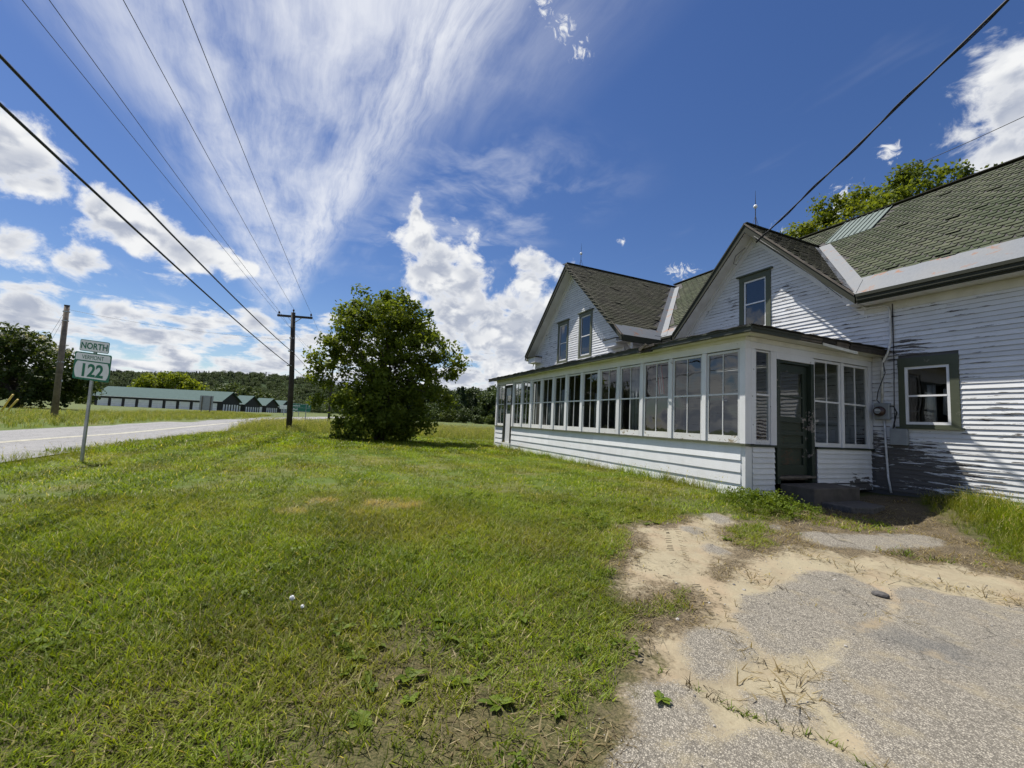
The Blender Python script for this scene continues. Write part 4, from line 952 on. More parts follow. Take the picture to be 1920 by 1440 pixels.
hpart(mbox(MB(), PE, -11.44, -7.413, -0.12, 0.018, 2.887, 2.983), 'porch_end_frieze', 'frieze')
hpart(MB().box(5.40, XE-.021, -11.40, -7.05, 2.986, 3.00), 'porch_end_soffit', 'frieze')
# end fascia: sound at the corner, peeled and broken toward the wall
for (y0, y1, mt, z0, z1, dx) in ((-8.45, -7.0, 'fascia', 2.985, 3.10, 0.0), (-9.15, -8.46, 'bare', 3.01, 3.11, .03), (-9.62, -9.16, 'rot', 3.03, 3.12, .05), (-10.05, -9.63, 'bare', 2.99, 3.10, .02), (-11.42, -10.06, 'rot', 2.985, 3.115, 0.0)):
    mb = mbox(MB(), endm(5.35+dx), y0, y1, -0.02, 0.018, z0, z1); mbox(mb, endm(5.35+dx), y0, y1, 0.0, 0.035, z1-.045, z1-.008)
    hpart(mb, 'porch_end_fascia', mt)
hpart(MB().bar((5.37, -9.2, 3.0), (5.33, -10.3, 2.93), (.008, 0, 0), (0, 0, .03)), 'loose_trim', 'frieze')
hpart(MB().bar((8.28, -6.96, 3.0), (7.98, -6.90, 3.115), (0, .012, 0), (.03, 0, .015)), 'loose_trim', 'bare')
hpart(MB().bar((8.3, -6.99, 3.06), (7.75, -6.96, 3.08), (0, .02, 0), (0, 0, .03)), 'loose_trim', 'rot')
sash(PE, -7.99, -7.575, 0.912, 2.745, 1.875, 0, 'sash', 0.085, 0.030, -0.014, 'porch_window')
hpart(mbox(MB(), PE, -8.16, -7.995, -0.09, 0.010, 0.907, 2.755), 'mullion_post', 'trim')
sash(PE, -10.27, -9.345, 0.905, 2.745, 1.86, 1, 'sash', 0.085, 0.05, -0.014, 'porch_window', None, 0.022)
hpart(mbox(MB(), PE, -10.36, -10.275, -0.09, 0.012, 0.902, 2.755), 'mullion_post', 'trim')
sash(PE, -11.28, -10.365, 0.905, 2.745, 1.86, 1, 'sash', 0.085, 0.05, -0.014, 'porch_window', None, 0.022)
hpart(mbox(MB(), PE, -11.42, -11.285, -0.09, 0.012, 0.902, 2.755), 'mullion_post', 'trim')
# entry door
df = mbox(MB(), PE, -8.27, -8.17, -0.16, 0.012, 0.16, 2.62); mbox(df, PE, -9.335, -9.235, -0.16, 0.012, 0.16, 2.62); mbox(df, PE, -9.235, -8.27, -0.16, -0.02, 2.57, 2.62)
hpart(df, 'door_frame', 'greend')
hpart(mbox(MB(), PE, -9.335, -8.17, -0.14, 0.006, 2.622, 2.76), 'door_head_board', 'trim')
hpart(mbox(MB(), PE, -9.30, -8.2, -0.2, 0.05, 0.27, 0.31), 'door_threshold', 'bare')
ds = MB(); u0, u1 = -9.225, -8.275
for (a, b, z0, z1) in ((u0, u0+.13, .32, 2.56), (u1-.11, u1, .32, 2.56), (u0+.13, u1-.11, .32, .52), (u0+.13, u1-.11, .86, .95), (u0+.13, u1-.11, 1.12, 1.20), (u0+.13, u1-.11, 1.38, 1.49), (u0+.13, u1-.11, 2.40, 2.56), (u0+.13, u1-.11, 1.88, 1.92)):
    mbox(ds, PE, a, b, -0.115, -0.075, z0, z1)
door = hpart(ds, 'entry_door', 'greend'); door['label'] = 'peeling dark green panelled door with glazed top'
for (z0, z1) in ((.52, .86), (.95, 1.12), (1.20, 1.38)): mbox(MB(), PE, u0+.13, u1-.11, -0.125, -0.110, z0, z1).build('door_panel', M['doorp'], door)
pane(door, PE, u0+.13, u1-.11, -0.095, 1.49, 1.88); pane(door, PE, u0+.13, u1-.11, -0.095, 1.92, 2.40)
MB().tube([(XE+.07, -9.16, 1.30), (XE+.02, -9.16, 1.30), (XE+.015, -9.16, 1.30)], [0.012, 0.03, 0.022], 10).build('door_knob', M['copper'], door, smooth=True)
# foundation under the porch end
hpart(MB().box(XE+.02, XE+.2, -11.4, -7.4, -0.35, -0.11), 'porch_foundation', 'rot')
hpart(MB().box(-1.4, 5.6, YW-.06, YW-.01, -0.35, 0.03), 'foundation', 'concrete')
# lightning rods
def rod(x_, y_, z0, h, nm='lightning_rod'):
    o = hpart(MB().tube([(x_, y_, z0), (x_, y_, z0+h*.6)], .012, 6).tube([(x_, y_, z0+h*.6), (x_, y_, z0+h)], [.010, .003], 6), nm, 'copper')
    bz = z0+h*.55; pr = [(0.001, -.06), (.035, -.05), (.055, -.02), (.058, .01), (.04, .045), (.012, .06)]
    MB().tube([(x_, y_, bz+b) for a, b in pr], [a for a, b in pr], 10).build('glass_ball', M['ball'], o, smooth=True)
    for k in range(3):
        a = k*2.1+.4; MB().tube([(x_+.13*math.cos(a), y_+.13*math.sin(a), z0-.10*abs(math.cos(a))), (x_, y_, z0+h*.3)], .005, 4).build('brace', M['copper'], o)
rod(NGX-.02, -11.4, NGZ+.02, 1.12); rod(WGX, -9.9, WGZ+.02, 1.05)

# ------------------------------------------------------------------ things on and around the house
mt = empty('electric_meter', (5.45, YW+.02, 1.55)); tag(mt, 'round glass electric meter on a grey box beside the porch', 'electric meter')
mt_b = bevel(mbox(MB(), PW, 5.28, 5.56, 0.02, 0.12, 1.56, 1.93).build('meter_box', M['boxgrey'], mt, True), .012, 2)
pr = [(0.0, .105), (0.03, .112), (0.07, .108), (0.10, .09), (0.115, .04), (0.117, .002)]
MB().tube([(5.44, YW+.12+a, 1.745) for a, b in pr], [b for a, b in pr], 20).build('meter_dome', M['ceram'], mt, True, True)
MB().tube([(5.44, YW+.232, 1.745), (5.44, YW+.24, 1.745)], .06, 16).build('dial', M['boxgrey'], mt, True)
mbox(MB(), PW, 5.39, 5.49, .238, .244, 1.755, 1.775).build('counter', M['vinyl'], mt, True)
cdt = MB().tube([(5.43, YW+.06, 1.93), (5.42, YW+.06, 2.65), (5.39, YW+.08, 2.85), (5.27, YW+.14, 3.02), (5.24, YW+.14, 3.14), (5.24, YW+.06, 3.35), (5.24, YW+.05, 3.98), (5.27, YW+.05, 4.09), (5.36, YW+.05, 4.14), (5.85, YW+.06, 4.16), (6.05, YW+.10, 4.25)], .024, 8).build('service_conduit', M['conduit'], smooth=True)
tag(cdt, 'pale conduit rising from the meter to the gable eave', 'conduit')
lc = MB().tube([(5.40, YW+.06, 1.56), (5.38, YW+.06, 0.9), (5.36, YW+.05, 0.3), (5.30, YW+.08, -.02)], .021, 8).build('ground_conduit', M['conduit'], smooth=True)
tag(lc, 'pale conduit running from the meter down to the ground', 'conduit')
dp = MB().tube([(5.20, YW+.04, 4.15), (5.20, YW+.04, 2.9), (5.21, YW+.05, 2.2), (5.22, YW+.05, 1.4)], .008, 5).build('cable', M['black'], smooth=True)
tag(dp, 'thin black cable dropping down the wall left of the window', 'cable')
lp = MB().tube([(5.40, YW+.08, 2.95), (5.33, YW+.12, 2.6), (5.48, YW+.1, 2.2), (5.52, YW+.08, 2.0), (5.47, YW+.08, 1.93)], .009, 5).build('cable', M['black'], smooth=True)
tag(lp, 'slack black cable looping down to the meter', 'cable')
lp = MB().tube([(5.30, YW+.07, 1.86), (5.20, YW+.1, 1.85), (5.155, YW+.09, 1.72), (5.20, YW+.10, 1.5), (5.24, YW+.09, 1.3), (5.235, YW+.1, 1.15)], .014, 6).build('cable', M['black'], smooth=True)
tag(lp, 'black cable bundle between meter and small grey box', 'cable')
ub = empty('utility_box', (5.1, YW+.02, 1.02)); tag(ub, 'small plain grey utility box under the left corner of the window', 'utility box')
bevel(mbox(MB(), PW, 4.98, 5.27, .018, .10, 1.03, 1.36).build('box_body', M['boxgrey'], ub, True), .012, 2)
bevel(mbox(MB(), PW, 4.97, 5.28, .10, .125, 1.02, 1.37).build('box_cover', M['boxgrey'], ub, True), .012, 2)
rk = [MB().tube([(x_, YE+.06, z_) for x_, z_ in ((8.2, 6.78), (7.4, 5.98), (6.6, 5.13), (5.95, 4.4))], .008, 5)]
o = rk[0].build('cable', M['wire'], smooth=True); tag(o, 'grey cable clipped along the right rake of the near gable', 'cable')
o = MB().tube([(8.6, YW+.35, 6.62), (8.9, YW+.4, 6.45), (9.0, YW+.36, 6.25), (8.93, YW+.3, 6.2)], .010, 5).build('cable', M['black'], smooth=True)
tag(o, 'black cable pigtail hanging under the near gable peak', 'cable')
st = bevel(MB().box(4.98, 5.62, -9.62, -8.22, -0.30, 0.175).build('entry_step', M['concrete']), .02, 2); tag(st, 'stained concrete step block at the green entry door', 'step')
sb = bevel(MB().prism([(4.98, -9.55, -0.07), (4.50, -9.45, -0.075), (4.42, -8.9, -0.08), (4.52, -8.45, -0.075), (4.98, -8.4, -0.07)], (0, 0, -0.2)).build('stepping_slab', M['stone']), .015, 2); tag(sb, 'flat stone slab on the ground before the concrete step', 'stone slab')
# inside the porch, seen through the panes
def curtain(x0, x1, y_, z0, z1, label, mat='sheer', am=.03):
    n = 26; V = []; F = []
    for i in range(n):
        u = x0+(x1-x0)*i/(n-1); d = am*math.sin(i*1.25)+random.uniform(-.006, .006)
        V += [(u+random.uniform(-.01, .01), y_+d*1.2, z0), (u, y_+d, z1)]
        if i: k = 2*(i-1); F.append((k, k+2, k+3, k+1))
    o = put('curtain', mesh('curtain', V, F, M[mat], True)); sm = o.modifiers.new('t', 'SOLIDIFY'); sm.thickness = .004
    return tag(o, label, 'curtain', 'curtains behind the porch windows')
curtain(13.10, 13.85, YP-.22, 0.95, 1.85, 'pale curtain in the porch window fifth from the far door')
curtain(12.30, 12.95, YP-.22, 0.95, 2.30, 'pale curtain in the porch window sixth from the far door')
curtain(10.55, 10.95, YP-.24, 0.95, 2.1, 'narrow grey curtain in the sixth porch window from the corner post')
curtain(9.6, 9.95, YP-.24, 0.95, 2.75, 'narrow grey curtain in the fifth porch window from the corner post')
curtain(8.75, 9.35, YP-.26, 0.95, 2.75, 'full-length grey curtain in the fourth porch window from the corner post', 'sheer', .05)
curtain(7.7, 8.05, YP-.5, 0.9, 1.95, 'brownish curtain below the flag inside the porch', 'inner', .06)
fl = empty('flag', (8.33, YP-.30, 2.70)); tag(fl, 'small striped flag hanging behind the third porch window from the corner', 'flag')
def fquad(nm, u0, u1, z0, z1, mat):
    n = 7; V = []; F = []
    for i in range(n):
        t = i/(n-1); u = u0+(u1-u0)*t; d = .025*math.sin(u*40)
        V += [(8.42-u-(2.7-z0)*.16, YP-.30+d, z0), (8.42-u-(2.7-z1)*.16, YP-.30+d, z1)]
        if i: k = 2*(i-1); F.append((k, k+2, k+3, k+1))
    o = put(nm, mesh(nm, V, F, M[mat]), fl, True); return o
for i in range(9): fquad('stripe', i*.026, (i+1)*.026, 1.97, 2.70 if i > 4 else 2.40, 'flagred' if i % 2 == 0 else 'flagwhite')
fquad('canton', 0, 5*.026, 2.40, 2.70, 'flagblue')
sk = empty('window_sticker', (6.1, YP-.04, 1.8)); tag(sk, 'small dark sticker on the pane beside the porch corner post', 'sticker')
mbox(MB(), PP, 6.08, 6.19, -.044, -.041, 1.72, 1.83).build('backing', M['stickerd'], sk, True); mbox(MB(), PP, 6.09, 6.18, -.0405, -.0395, 1.735, 1.75).build('print_bar', M['vinyl'], sk, True)
ch = empty('armchair', (6.2, -8.2, 0.3)); tag(ch, 'dark red armchair inside the porch behind the first window', 'armchair')
bevel(MB().box(5.9, 6.5, -8.5, -7.75, .30, .72).build('seat', M['redcloth'], ch, True), .05, 3); bevel(MB().box(5.9, 6.5, -8.72, -8.5, .30, 1.42).build('backrest', M['redcloth'], ch, True), .05, 3)
for x_ in (5.76, 6.5): bevel(MB().box(x_, x_+.14, -8.7, -7.75, .30, .98).build('armrest', M['redcloth'], ch, True), .04, 3)
for (x_, z0, z1, lb) in ((4.82, 1.55, 2.35, 'white cloth hanging behind the lower right window near its left jamb'), (4.55, 1.62, 2.25, 'pair of pale strips hanging behind the middle of the lower right window')):
    V = []; F = []
    for i in range(9): 
        t = i/8; d = .03*math.sin(t*9); V += [(x_-.09+.18*t, YW-.55+d, z0+.1*t), (x_-.07+.14*t, YW-.55+d*.5, z1)]
        if i and not (lb[0] == 'p' and i == 4): k_ = 2*(i-1); F.append((k_, k_+2, k_+3, k_+1))
    o = put('hanging_cloth', mesh('hanging_cloth', V, F, M['cloth'], True)); s_ = o.modifiers.new('t', 'SOLIDIFY'); s_.thickness = .005; tag(o, lb, 'cloth')

# ------------------------------------------------------------------ lettering
def text_mesh(txt, h, P0, U, Vv, mat, name='lettering', squeeze=1.0, bold=0.012, align='CENTER', lift=0.004):
    """flat letters as geometry: P0 centre (or left) of the baseline, U reading direction, Vv up"""
    cu = bpy.data.curves.new('t', 'FONT'); cu.body = txt; cu.size = 1.0; cu.align_x = align; cu.offset = bold; cu.resolution_u = 4
    ob = bpy.data.objects.new('t', cu); COL.objects.link(ob)
    dg = bpy.context.evaluated_depsgraph_get(); me0 = ob.evaluated_get(dg).to_mesh()
    V = [v_.co.copy() for v_ in me0.vertices]; F = [tuple(p_.vertices) for p_ in me0.polygons]
    ob.evaluated_get(dg).to_mesh_clear(); bpy.data.objects.remove(ob); bpy.data.curves.remove(cu)
    U = Vector(U).normalized(); Vv = Vector(Vv).normalized(); N = U.cross(Vv); s_ = h/0.70; P0 = Vector(P0)
    return mesh(name, [P0+U*(v_.x*s_*squeeze)+Vv*(v_.y*s_)+N*lift for v_ in V], F, M[mat])
def rrect(w_, h_, r_, n=5):
    pts = []
    for (cx, cy, a0) in ((w_/2-r_, h_/2-r_, 0), (-w_/2+r_, h_/2-r_, 90), (-w_/2+r_, -h_/2+r_, 180), (w_/2-r_, -h_/2+r_, 270)):
        for i in range(n): a = rad(a0+90*i/(n-1)); pts.append((cx+r_*math.cos(a), cy+r_*math.sin(a)))
    return pts
def plate(pts, C, U, Vv, th, lift): 
    U = Vector(U).normalized(); Vv = Vector(Vv).normalized(); N = U.cross(Vv)
    return MB().prism([Vector(C)+U*a+Vv*b+N*(lift+th) for a, b in pts], -N*th)
# route marker: post and two plates, leaning a little
SB = Vector((11.78, 4.53, float(gz_at(11.78, 4.53))))
sgn = empty('route_sign', SB); tag(sgn, 'green and white route marker on a steel post at the road edge', 'road sign')
ST = Vector((11.48, 4.43, 2.36)); ax = (ST-SB).normalized()
SU = Vector((-0.40, -0.92, -0.035)).normalized(); SU = (SU-ax*SU.dot(ax)).normalized(); SN = SU.cross(ax)
po = MB(); 
for (u_, w_) in ((0, .028),): po.bar(SB-ax*.4, ST, SU*.028, SN*.004)
po.bar(SB-ax*.4+SU*.024-SN*.012, ST+SU*.024-SN*.012, SU*.005, SN*.014); po.bar(SB-ax*.4-SU*.024-SN*.012, ST-SU*.024-SN*.012, SU*.005, SN*.014)
po.build('post', M['galv'], sgn, True)
Lx = (ST-SB).length
def onpost(t): return SB+ax*t+SN*.008
cN = onpost(Lx-.115)+SU*(-.01); cV = onpost(Lx-.54)+SU*(-.01)
n_ = plate(rrect(.61, .235, .03), cN, SU, ax, .003, .0).build('plate', M['signgreen'], sgn, True)
plate(rrect(.585, .21, .022), cN, SU, ax, .001, .0035).build('panel', M['signwhite'], n_)
put('lettering', text_mesh('NORTH', .125, cN-ax*.062, SU, ax, 'signgreen', squeeze=.90, bold=.022, lift=.007), n_)
v_ = plate(rrect(.77, .565, .035), cV, SU, ax, .003, .0).build('plate', M['signgreen'], sgn, True)
top = [(-.36, .12), (.36, .12), (.36, .235), (.335, .26), (-.335, .26), (-.36, .235)]
plate(top, cV, SU, ax, .001, .0035).build('panel', M['signwhite'], v_)
pill = []
for i in range(11): a = rad(-58+116*i/10); pill.append((.255+.105*math.cos(a)*1.0, -.075+.17*math.sin(a)/math.sin(rad(58))))
for i in range(11): a = rad(122+116*i/10); pill.append((-.255+.105*math.cos(a)*1.0, -.075+.17*math.sin(a)/math.sin(rad(58))))
plate(pill, cV, SU, ax, .001, .0035).build('panel', M['signwhite'], v_)
put('lettering', text_mesh('VERMONT', .085, cV+ax*.147, SU, ax, 'signgreen', squeeze=.80, bold=.0, lift=.007), v_)
put('lettering', text_mesh('122', .255, cV-ax*.205, SU, ax, 'signgreen', squeeze=.92, bold=.03, lift=.007), v_)
# guide sign beyond the pole
gs = empty('guide_sign', (40.3, 1.9, float(gz_at(40.3, 1.9)))); tag(gs, 'wide green guide sign on two posts behind the dark utility pole', 'road sign')
GU = Vector((-.40, -.915, -.03)).normalized(); GV = Vector((0, 0, 1)); GC = Vector((40.15, 1.98, 1.42))
pl = plate(rrect(2.0, .66, .06), GC, GU, GV, .006, 0).build('plate', M['signgreen'], gs, True)
for (a, b, c, d) in ((-.98, .98, -.005, .005), (-.98, .98, .30, .315), (-.98, .98, -.315, -.30)):
    plate([(a, c), (b, c), (b, d), (a, d)], GC, GU, GV, .001, .007).build('border', M['signwhite'], pl)
put('lettering', text_mesh('Wheelock', .15, GC+GV*.09-GU*.80, GU, GV, 'signwhite', align='LEFT', lift=.009), pl)
put('lettering', text_mesh('Sheffield', .15, GC-GV*.23-GU*.80, GU, GV, 'signwhite', align='LEFT', lift=.009), pl)
put('lettering', text_mesh('5', .15, GC+GV*.09+GU*.86, GU, GV, 'signwhite', lift=.009), pl)
for u_ in (-.55, .62):
    b_ = GC+GU*u_; MB().bar((b_.x+.02, b_.y, float(gz_at(b_.x, b_.y))-.2), (b_.x+.02, b_.y, 1.72), (.03, 0, 0), (0, .03, 0)).build('post', M['galv'], gs, True)
# back of a tall sign across the road
bs = empty('roadside_sign_back', (74.6, 15.7, 0.0)); tag(bs, 'tall pale sign seen from behind on two posts before the storage units', 'road sign')
BU = Vector((-.40, -.915, 0)).normalized(); BC = Vector((74.6, 15.75, 1.66))
plate(rrect(1.95, 2.1, .05), BC, BU, GV, .02, 0).build('plate', M['signback'], bs, True)
for u_ in (-.62, .62):
    b_ = BC+BU*u_; MB().bar((b_.x-.06, b_.y, -.4), (b_.x-.06, b_.y, 2.6), (.05, 0, 0), (0, .05, 0)).build('post', M['polew'], bs, True)
for i in range(4): plate([(-.95, -.8+i*.5), (.95, -.8+i*.5), (.95, -.77+i*.5), (-.95, -.77+i*.5)], BC, BU, GV, .01, .021).build('stiffener', M['galv'], bs, True)
# small cluster of markers at the junction
for i, (dx, w_, h_, z_) in enumerate(((0, 2.0, .9, 1.9), (2.2, .8, 1.6, 1.7), (3.5, .8, 1.6, 1.8))):
    c_ = Vector((112, 8.6, z_))+BU*dx
    o = empty('junction_marker', (c_.x, c_.y, 0)); tag(o, ('widest low white marker of the three at the far junction', 'middle white marker of the three at the far junction', 'rightmost white marker of the three at the far junction')[i], 'road sign', 'white markers at the far junction')
    plate(rrect(w_, h_, .1), c_, BU, GV, .01, 0).build('plate', M['signwhite'], o, True); MB().bar((c_.x+.05, c_.y, -.3), (c_.x+.05, c_.y, z_), (.06, 0, 0), (0, .06, 0)).build('post', M['galv'], o, True)

# ------------------------------------------------------------------ poles and wires
UP = empty('utility_pole', (29.25, 1.86, -.06)); tag(UP, 'dark utility pole with crossarm standing left of the big tree', 'utility pole')
MB().tube([(29.25, 1.86, -.5), (29.05, 1.98, 3.2), (28.71, 2.19, 7.05)], [.17, .15, .12], 12).build('pole', M['poled'], UP, True, True)
AL, AR = Vector((29.11, 3.05, 6.84)), Vector((28.27, 1.12, 6.77)); ad = (AR-AL).normalized()
MB().bar(AL, AR, Vector((ad.y, -ad.x, 0))*.05, (0, 0, .062)).build('crossarm', M['poled'], UP, True)
mid = (AL+AR)/2
for t in (.30, .70): MB().bar(AL.lerp(AR, t)-Vector((0, 0, .05)), Vector((28.76, 2.16, 6.38)), (.012, 0, 0), (0, .02, .01)).build('brace', M['galv'], UP, True)
pins = [AL+ad*.08+Vector((0, 0, .06)), AR-ad*.08+Vector((0, 0, .06)), Vector((28.70, 2.18, 7.05))]
for p_ in pins: MB().tube([p_, p_+Vector((0, 0, .06)), p_+Vector((0, 0, .10)), p_+Vector((0, 0, .16)), p_+Vector((0, 0, .2))], [.02, .03, .06, .05, .025], 8).build('insulator', M['ceram'], UP, True)
for (z_, dx) in ((5.5, 0), (4.7, 0), (3.83, 0), (6.2, 0)): MB().box(28.78-.06, 28.95+.06, 2.02, 2.28, z_-.025, z_+.025).build('clamp', M['galv'], UP, True)
LPx = Vector((35.06, 15.0, float(gz_at(35.06, 15.0))))
LP = empty('utility_pole', LPx); tag(LP, 'bare weathered grey pole without crossarm standing across the road', 'utility pole')
MB().tube([(35.06, 15.0, LPx.z-.4), (34.31, 14.81, 6.83)], [.17, .125], 12).build('pole', M['polew'], LP, True, True)
MB().tube([(34.31, 14.81, 6.78), (34.30, 14.81, 6.86)], [.13, .13], 12).build('pole_cap', M['poled'], LP, True)
MB().box(34.68, 34.78, 14.72, 14.76, 2.2, 2.32).build('tag_plate', M['galv'], LP, True)
for z_ in (6.45, 5.9, 3.4): MB().tube([(34.31+(6.83-z_)*.11, 14.81+(6.83-z_)*.027, z_-.03), (34.31+(6.83-z_)*.11, 14.81+(6.83-z_)*.027, z_+.03)], .165, 12).build('band', M['galv'], LP, True)
for i, (b_, t_) in enumerate((((36.3, 18.0), (35.95, 17.38, 1.28)), ((36.2, 17.7), (35.88, 17.1, 1.0)))):
    zb = float(gz_at(*b_)); o = MB().tube([(b_[0], b_[1], zb-.1), (b_[0]*.5+t_[0]*.5, b_[1]*.5+t_[1]*.5, (zb+t_[2])/2), t_], .05, 8).build('guy_guard', M['yellow'], smooth=True)
    tag(o, ('left leaning yellow guy-wire guard by the roadside tree', 'right leaning yellow guy-wire guard by the roadside tree')[i], 'guy guard', 'yellow guy guards')
    g_ = MB().tube([t_, (34.33, 14.83, 6.6-.4*i)], .008, 4).build('guy_wire', M['wire']); tag(g_, ('upper guy wire from the bare grey pole to its yellow guard', 'lower guy wire from the bare grey pole to its yellow guard')[i], 'wire')
FP = empty('utility_pole', (62.0, -0.6, -.1)); tag(FP, 'far thin utility pole half hidden behind the big tree', 'utility pole')
MB().tube([(62.0, -0.6, -.4), (62.0, -0.6, 7.6)], [.15, .11], 8).build('pole', M['poled'], FP, True); MB().bar((62.0, .4, 7.2), (62.0, -1.6, 7.2), (.05, 0, 0), (0, 0, .06)).build('crossarm', M['poled'], FP, True)
def wire(a, b, sag, r_, label, mat='black', n=28):
    a, b = Vector(a), Vector(b); pts = [a.lerp(b, i/n)-Vector((0, 0, sag*4*(i/n)*(1-i/n))) for i in range(n+1)]
    o = MB().tube(pts, r_, 5).build('power_line', M[mat], smooth=True); return tag(o, label, 'wire')
wire(pins[0]+Vector((0, 0, .2)), (-16, 6.6, 9.3), .55, .007, 'overhead wire from the left end of the crossarm toward the viewer', 'wire')
wire(pins[2]+Vector((0, 0, .2)), (-16, 5.15, 9.2), .50, .007, 'overhead wire from the top pin of the dark pole toward the viewer', 'wire')
wire(pins[1]+Vector((0, 0, .2)), (-16, 4.15, 9.2), .55, .007, 'overhead wire from the right end of the crossarm toward the viewer', 'wire')
wire((60, 0.5, 7.4), (-16, 7.75, 9.25), .8, .007, 'leftmost thin overhead wire passing beside the crossarm', 'wire', 48)
wire((28.89, 2.1, 4.7), (-16, 5.3, 6.35), .55, .021, 'thick black upper cable from the dark pole toward the viewer')
wire((28.97, 2.09, 3.83), (-16, 5.3, 6.1), .50, .021, 'thick black lower cable from the dark pole toward the viewer')
wire(pins[1]+Vector((0, 0, .2)), (62, -1.4, 7.35), .5, .006, 'wire from the crossarm right end to the far pole', 'wire')
wire(pins[0]+Vector((0, 0, .2)), (62, .3, 7.35), .5, .006, 'wire from the crossarm left end to the far pole', 'wire')
wire((28.9, 2.05, 4.7), (62, -.6, 5.6), .6, .014, 'upper cable from the dark pole back to the far pole')
wire((28.97, 2.05, 3.83), (62, -.6, 4.9), .6, .014, 'lower cable from the dark pole back to the far pole')
wire((34.33, 14.78, 6.6), (28.95, 2.15, 5.4), .25, .007, 'thin wire from the bare grey pole across the road to the dark pole', 'wire')
sd_ = wire((8.15, YE+.02, 6.58), (-13.5, 0.6, 8.6), 0.22, .019, 'thick black service drop from the near gable peak overhead to the right')
sd2 = MB().tube([Vector((8.15, YE+.02, 6.58)).lerp(Vector((-13.5, .6, 8.6)), i/80)+Vector((.03*math.sin(i*.8), .02*math.cos(i*.8), -.22*4*(i/80)*(1-i/80)+.02*math.sin(i*.8+1))) for i in range(81)], .010, 5).build('power_line', M['black'], smooth=True)
tag(sd2, 'twisted strand wound along the thick service drop to the gable', 'wire')
wire((10.9, -23.6, 13.6), (3.2, -17.0, 10.3), .1, .012, 'thin black wire rising behind the main roof at the right edge')

# ------------------------------------------------------------------ storage units across the road
FW2 = Vector((0.917, -0.398, 0)); RT = Vector((-0.398, -0.917, 0))
def storage(D, l0, l1, zb, zeave, zridge, depth, ndoor, label, stripes=True, small=0):
    """gable-roofed unit row: long front faces the viewer, gable end to the right"""
    B0 = FW2*D+RT*l0; root = empty('storage_building', (B0.x, B0.y, zb)); tag(root, label, 'storage building', 'black storage buildings across the road')
    P = lambda u, d, z_: tuple(FW2*(D+d)+RT*u+Vector((0, 0, z_)))
    def bx(u0, u1, d0, d1, z0, z1): return MB().hexa([P(u0,d0,z0),P(u1,d0,z0),P(u1,d1,z0),P(u0,d1,z0),P(u0,d0,z1),P(u1,d0,z1),P(u1,d1,z1),P(u0,d1,z1)])
    bx(l0, l1, 0, depth, zb-.5, zeave).build('wall', M['barnwall'], root, True)
    MB().prism([P(l1-.05, 0, zeave), P(l1-.05, depth, zeave), P(l1-.05, depth/2, zridge)], RT*.05).build('gable_end', M['barnwall'], root, True)
    MB().prism([P(l0, 0, zeave), P(l0, depth, zeave), P(l0, depth/2, zridge)], RT*.05).build('gable_end', M['barnwall'], root, True)
    ov = .5
    for s_ in (0, 1):
        d0 = -ov if s_ == 0 else depth+ov; z0 = zeave-ov*(zridge-zeave)/(depth/2)
        MB().prism([P(l0-.4, d0, z0), P(l1+.4, d0, z0), P(l1+.4, depth/2, zridge+.05), P(l0-.4, depth/2, zridge+.05)], (0, 0, .12)).build('roof', M['barnroof'], root, True)
    bx(l0-.4, l1+.4, -ov-.06, -ov, zeave-ov*.4-.12, zeave-ov*.4+.05).build('eave_trim', M['barndoor'], root, True)
    if ndoor:
        u = l0+.7; wd_ = (l1-l0-1.0)/ndoor
        for i in range(ndoor):
            ww = wd_-.75
            dr = bx(u, u+ww, -.06, 0.05, zb, zeave-.75).build('roll_up_door', M['barndoor'], root, True)
            for q in range(4): bx(u+.03, u+ww-.03, -.075, -.055, zb+.25+q*.5, zb+.27+q*.5).build('door_rib', M['signback'], dr)
            u += wd_
    if stripes:
        for i in range(6):
            d = depth*(.12+.76*i/5); o_ = Vector(P(l1+.02, d, 0)); MB().hexa([P(l1+.01,d-.25,zb),P(l1+.06,d-.25,zb),P(l1+.06,d+.25,zb),P(l1+.01,d+.25,zb),P(l1+.01,d-.25,zeave-.9),P(l1+.06,d-.25,zeave-.9),P(l1+.06,d+.25,zeave-.9),P(l1+.01,d+.25,zeave-.9)]).build('narrow_door', M['barndoor'], root, True)
    return root
storage(100, -97.0, -67.4, 0.0, 2.75, 4.75, 6.5, 9, 'longest black storage building with sea-green roof and white roll-up doors')
storage(116, -75.5, -72.0, 0.0, 2.5, 4.55, 7, 1, 'second black storage building, just right of the longest one', True)
storage(133, -80.0, -76.0, 0.0, 2.6, 4.55, 7, 1, 'third black storage building in the row of green roofs', True)
storage(150, -84.0, -80.5, 0.0, 2.5, 4.45, 6.5, 1, 'farthest and smallest black storage building of the row', True)

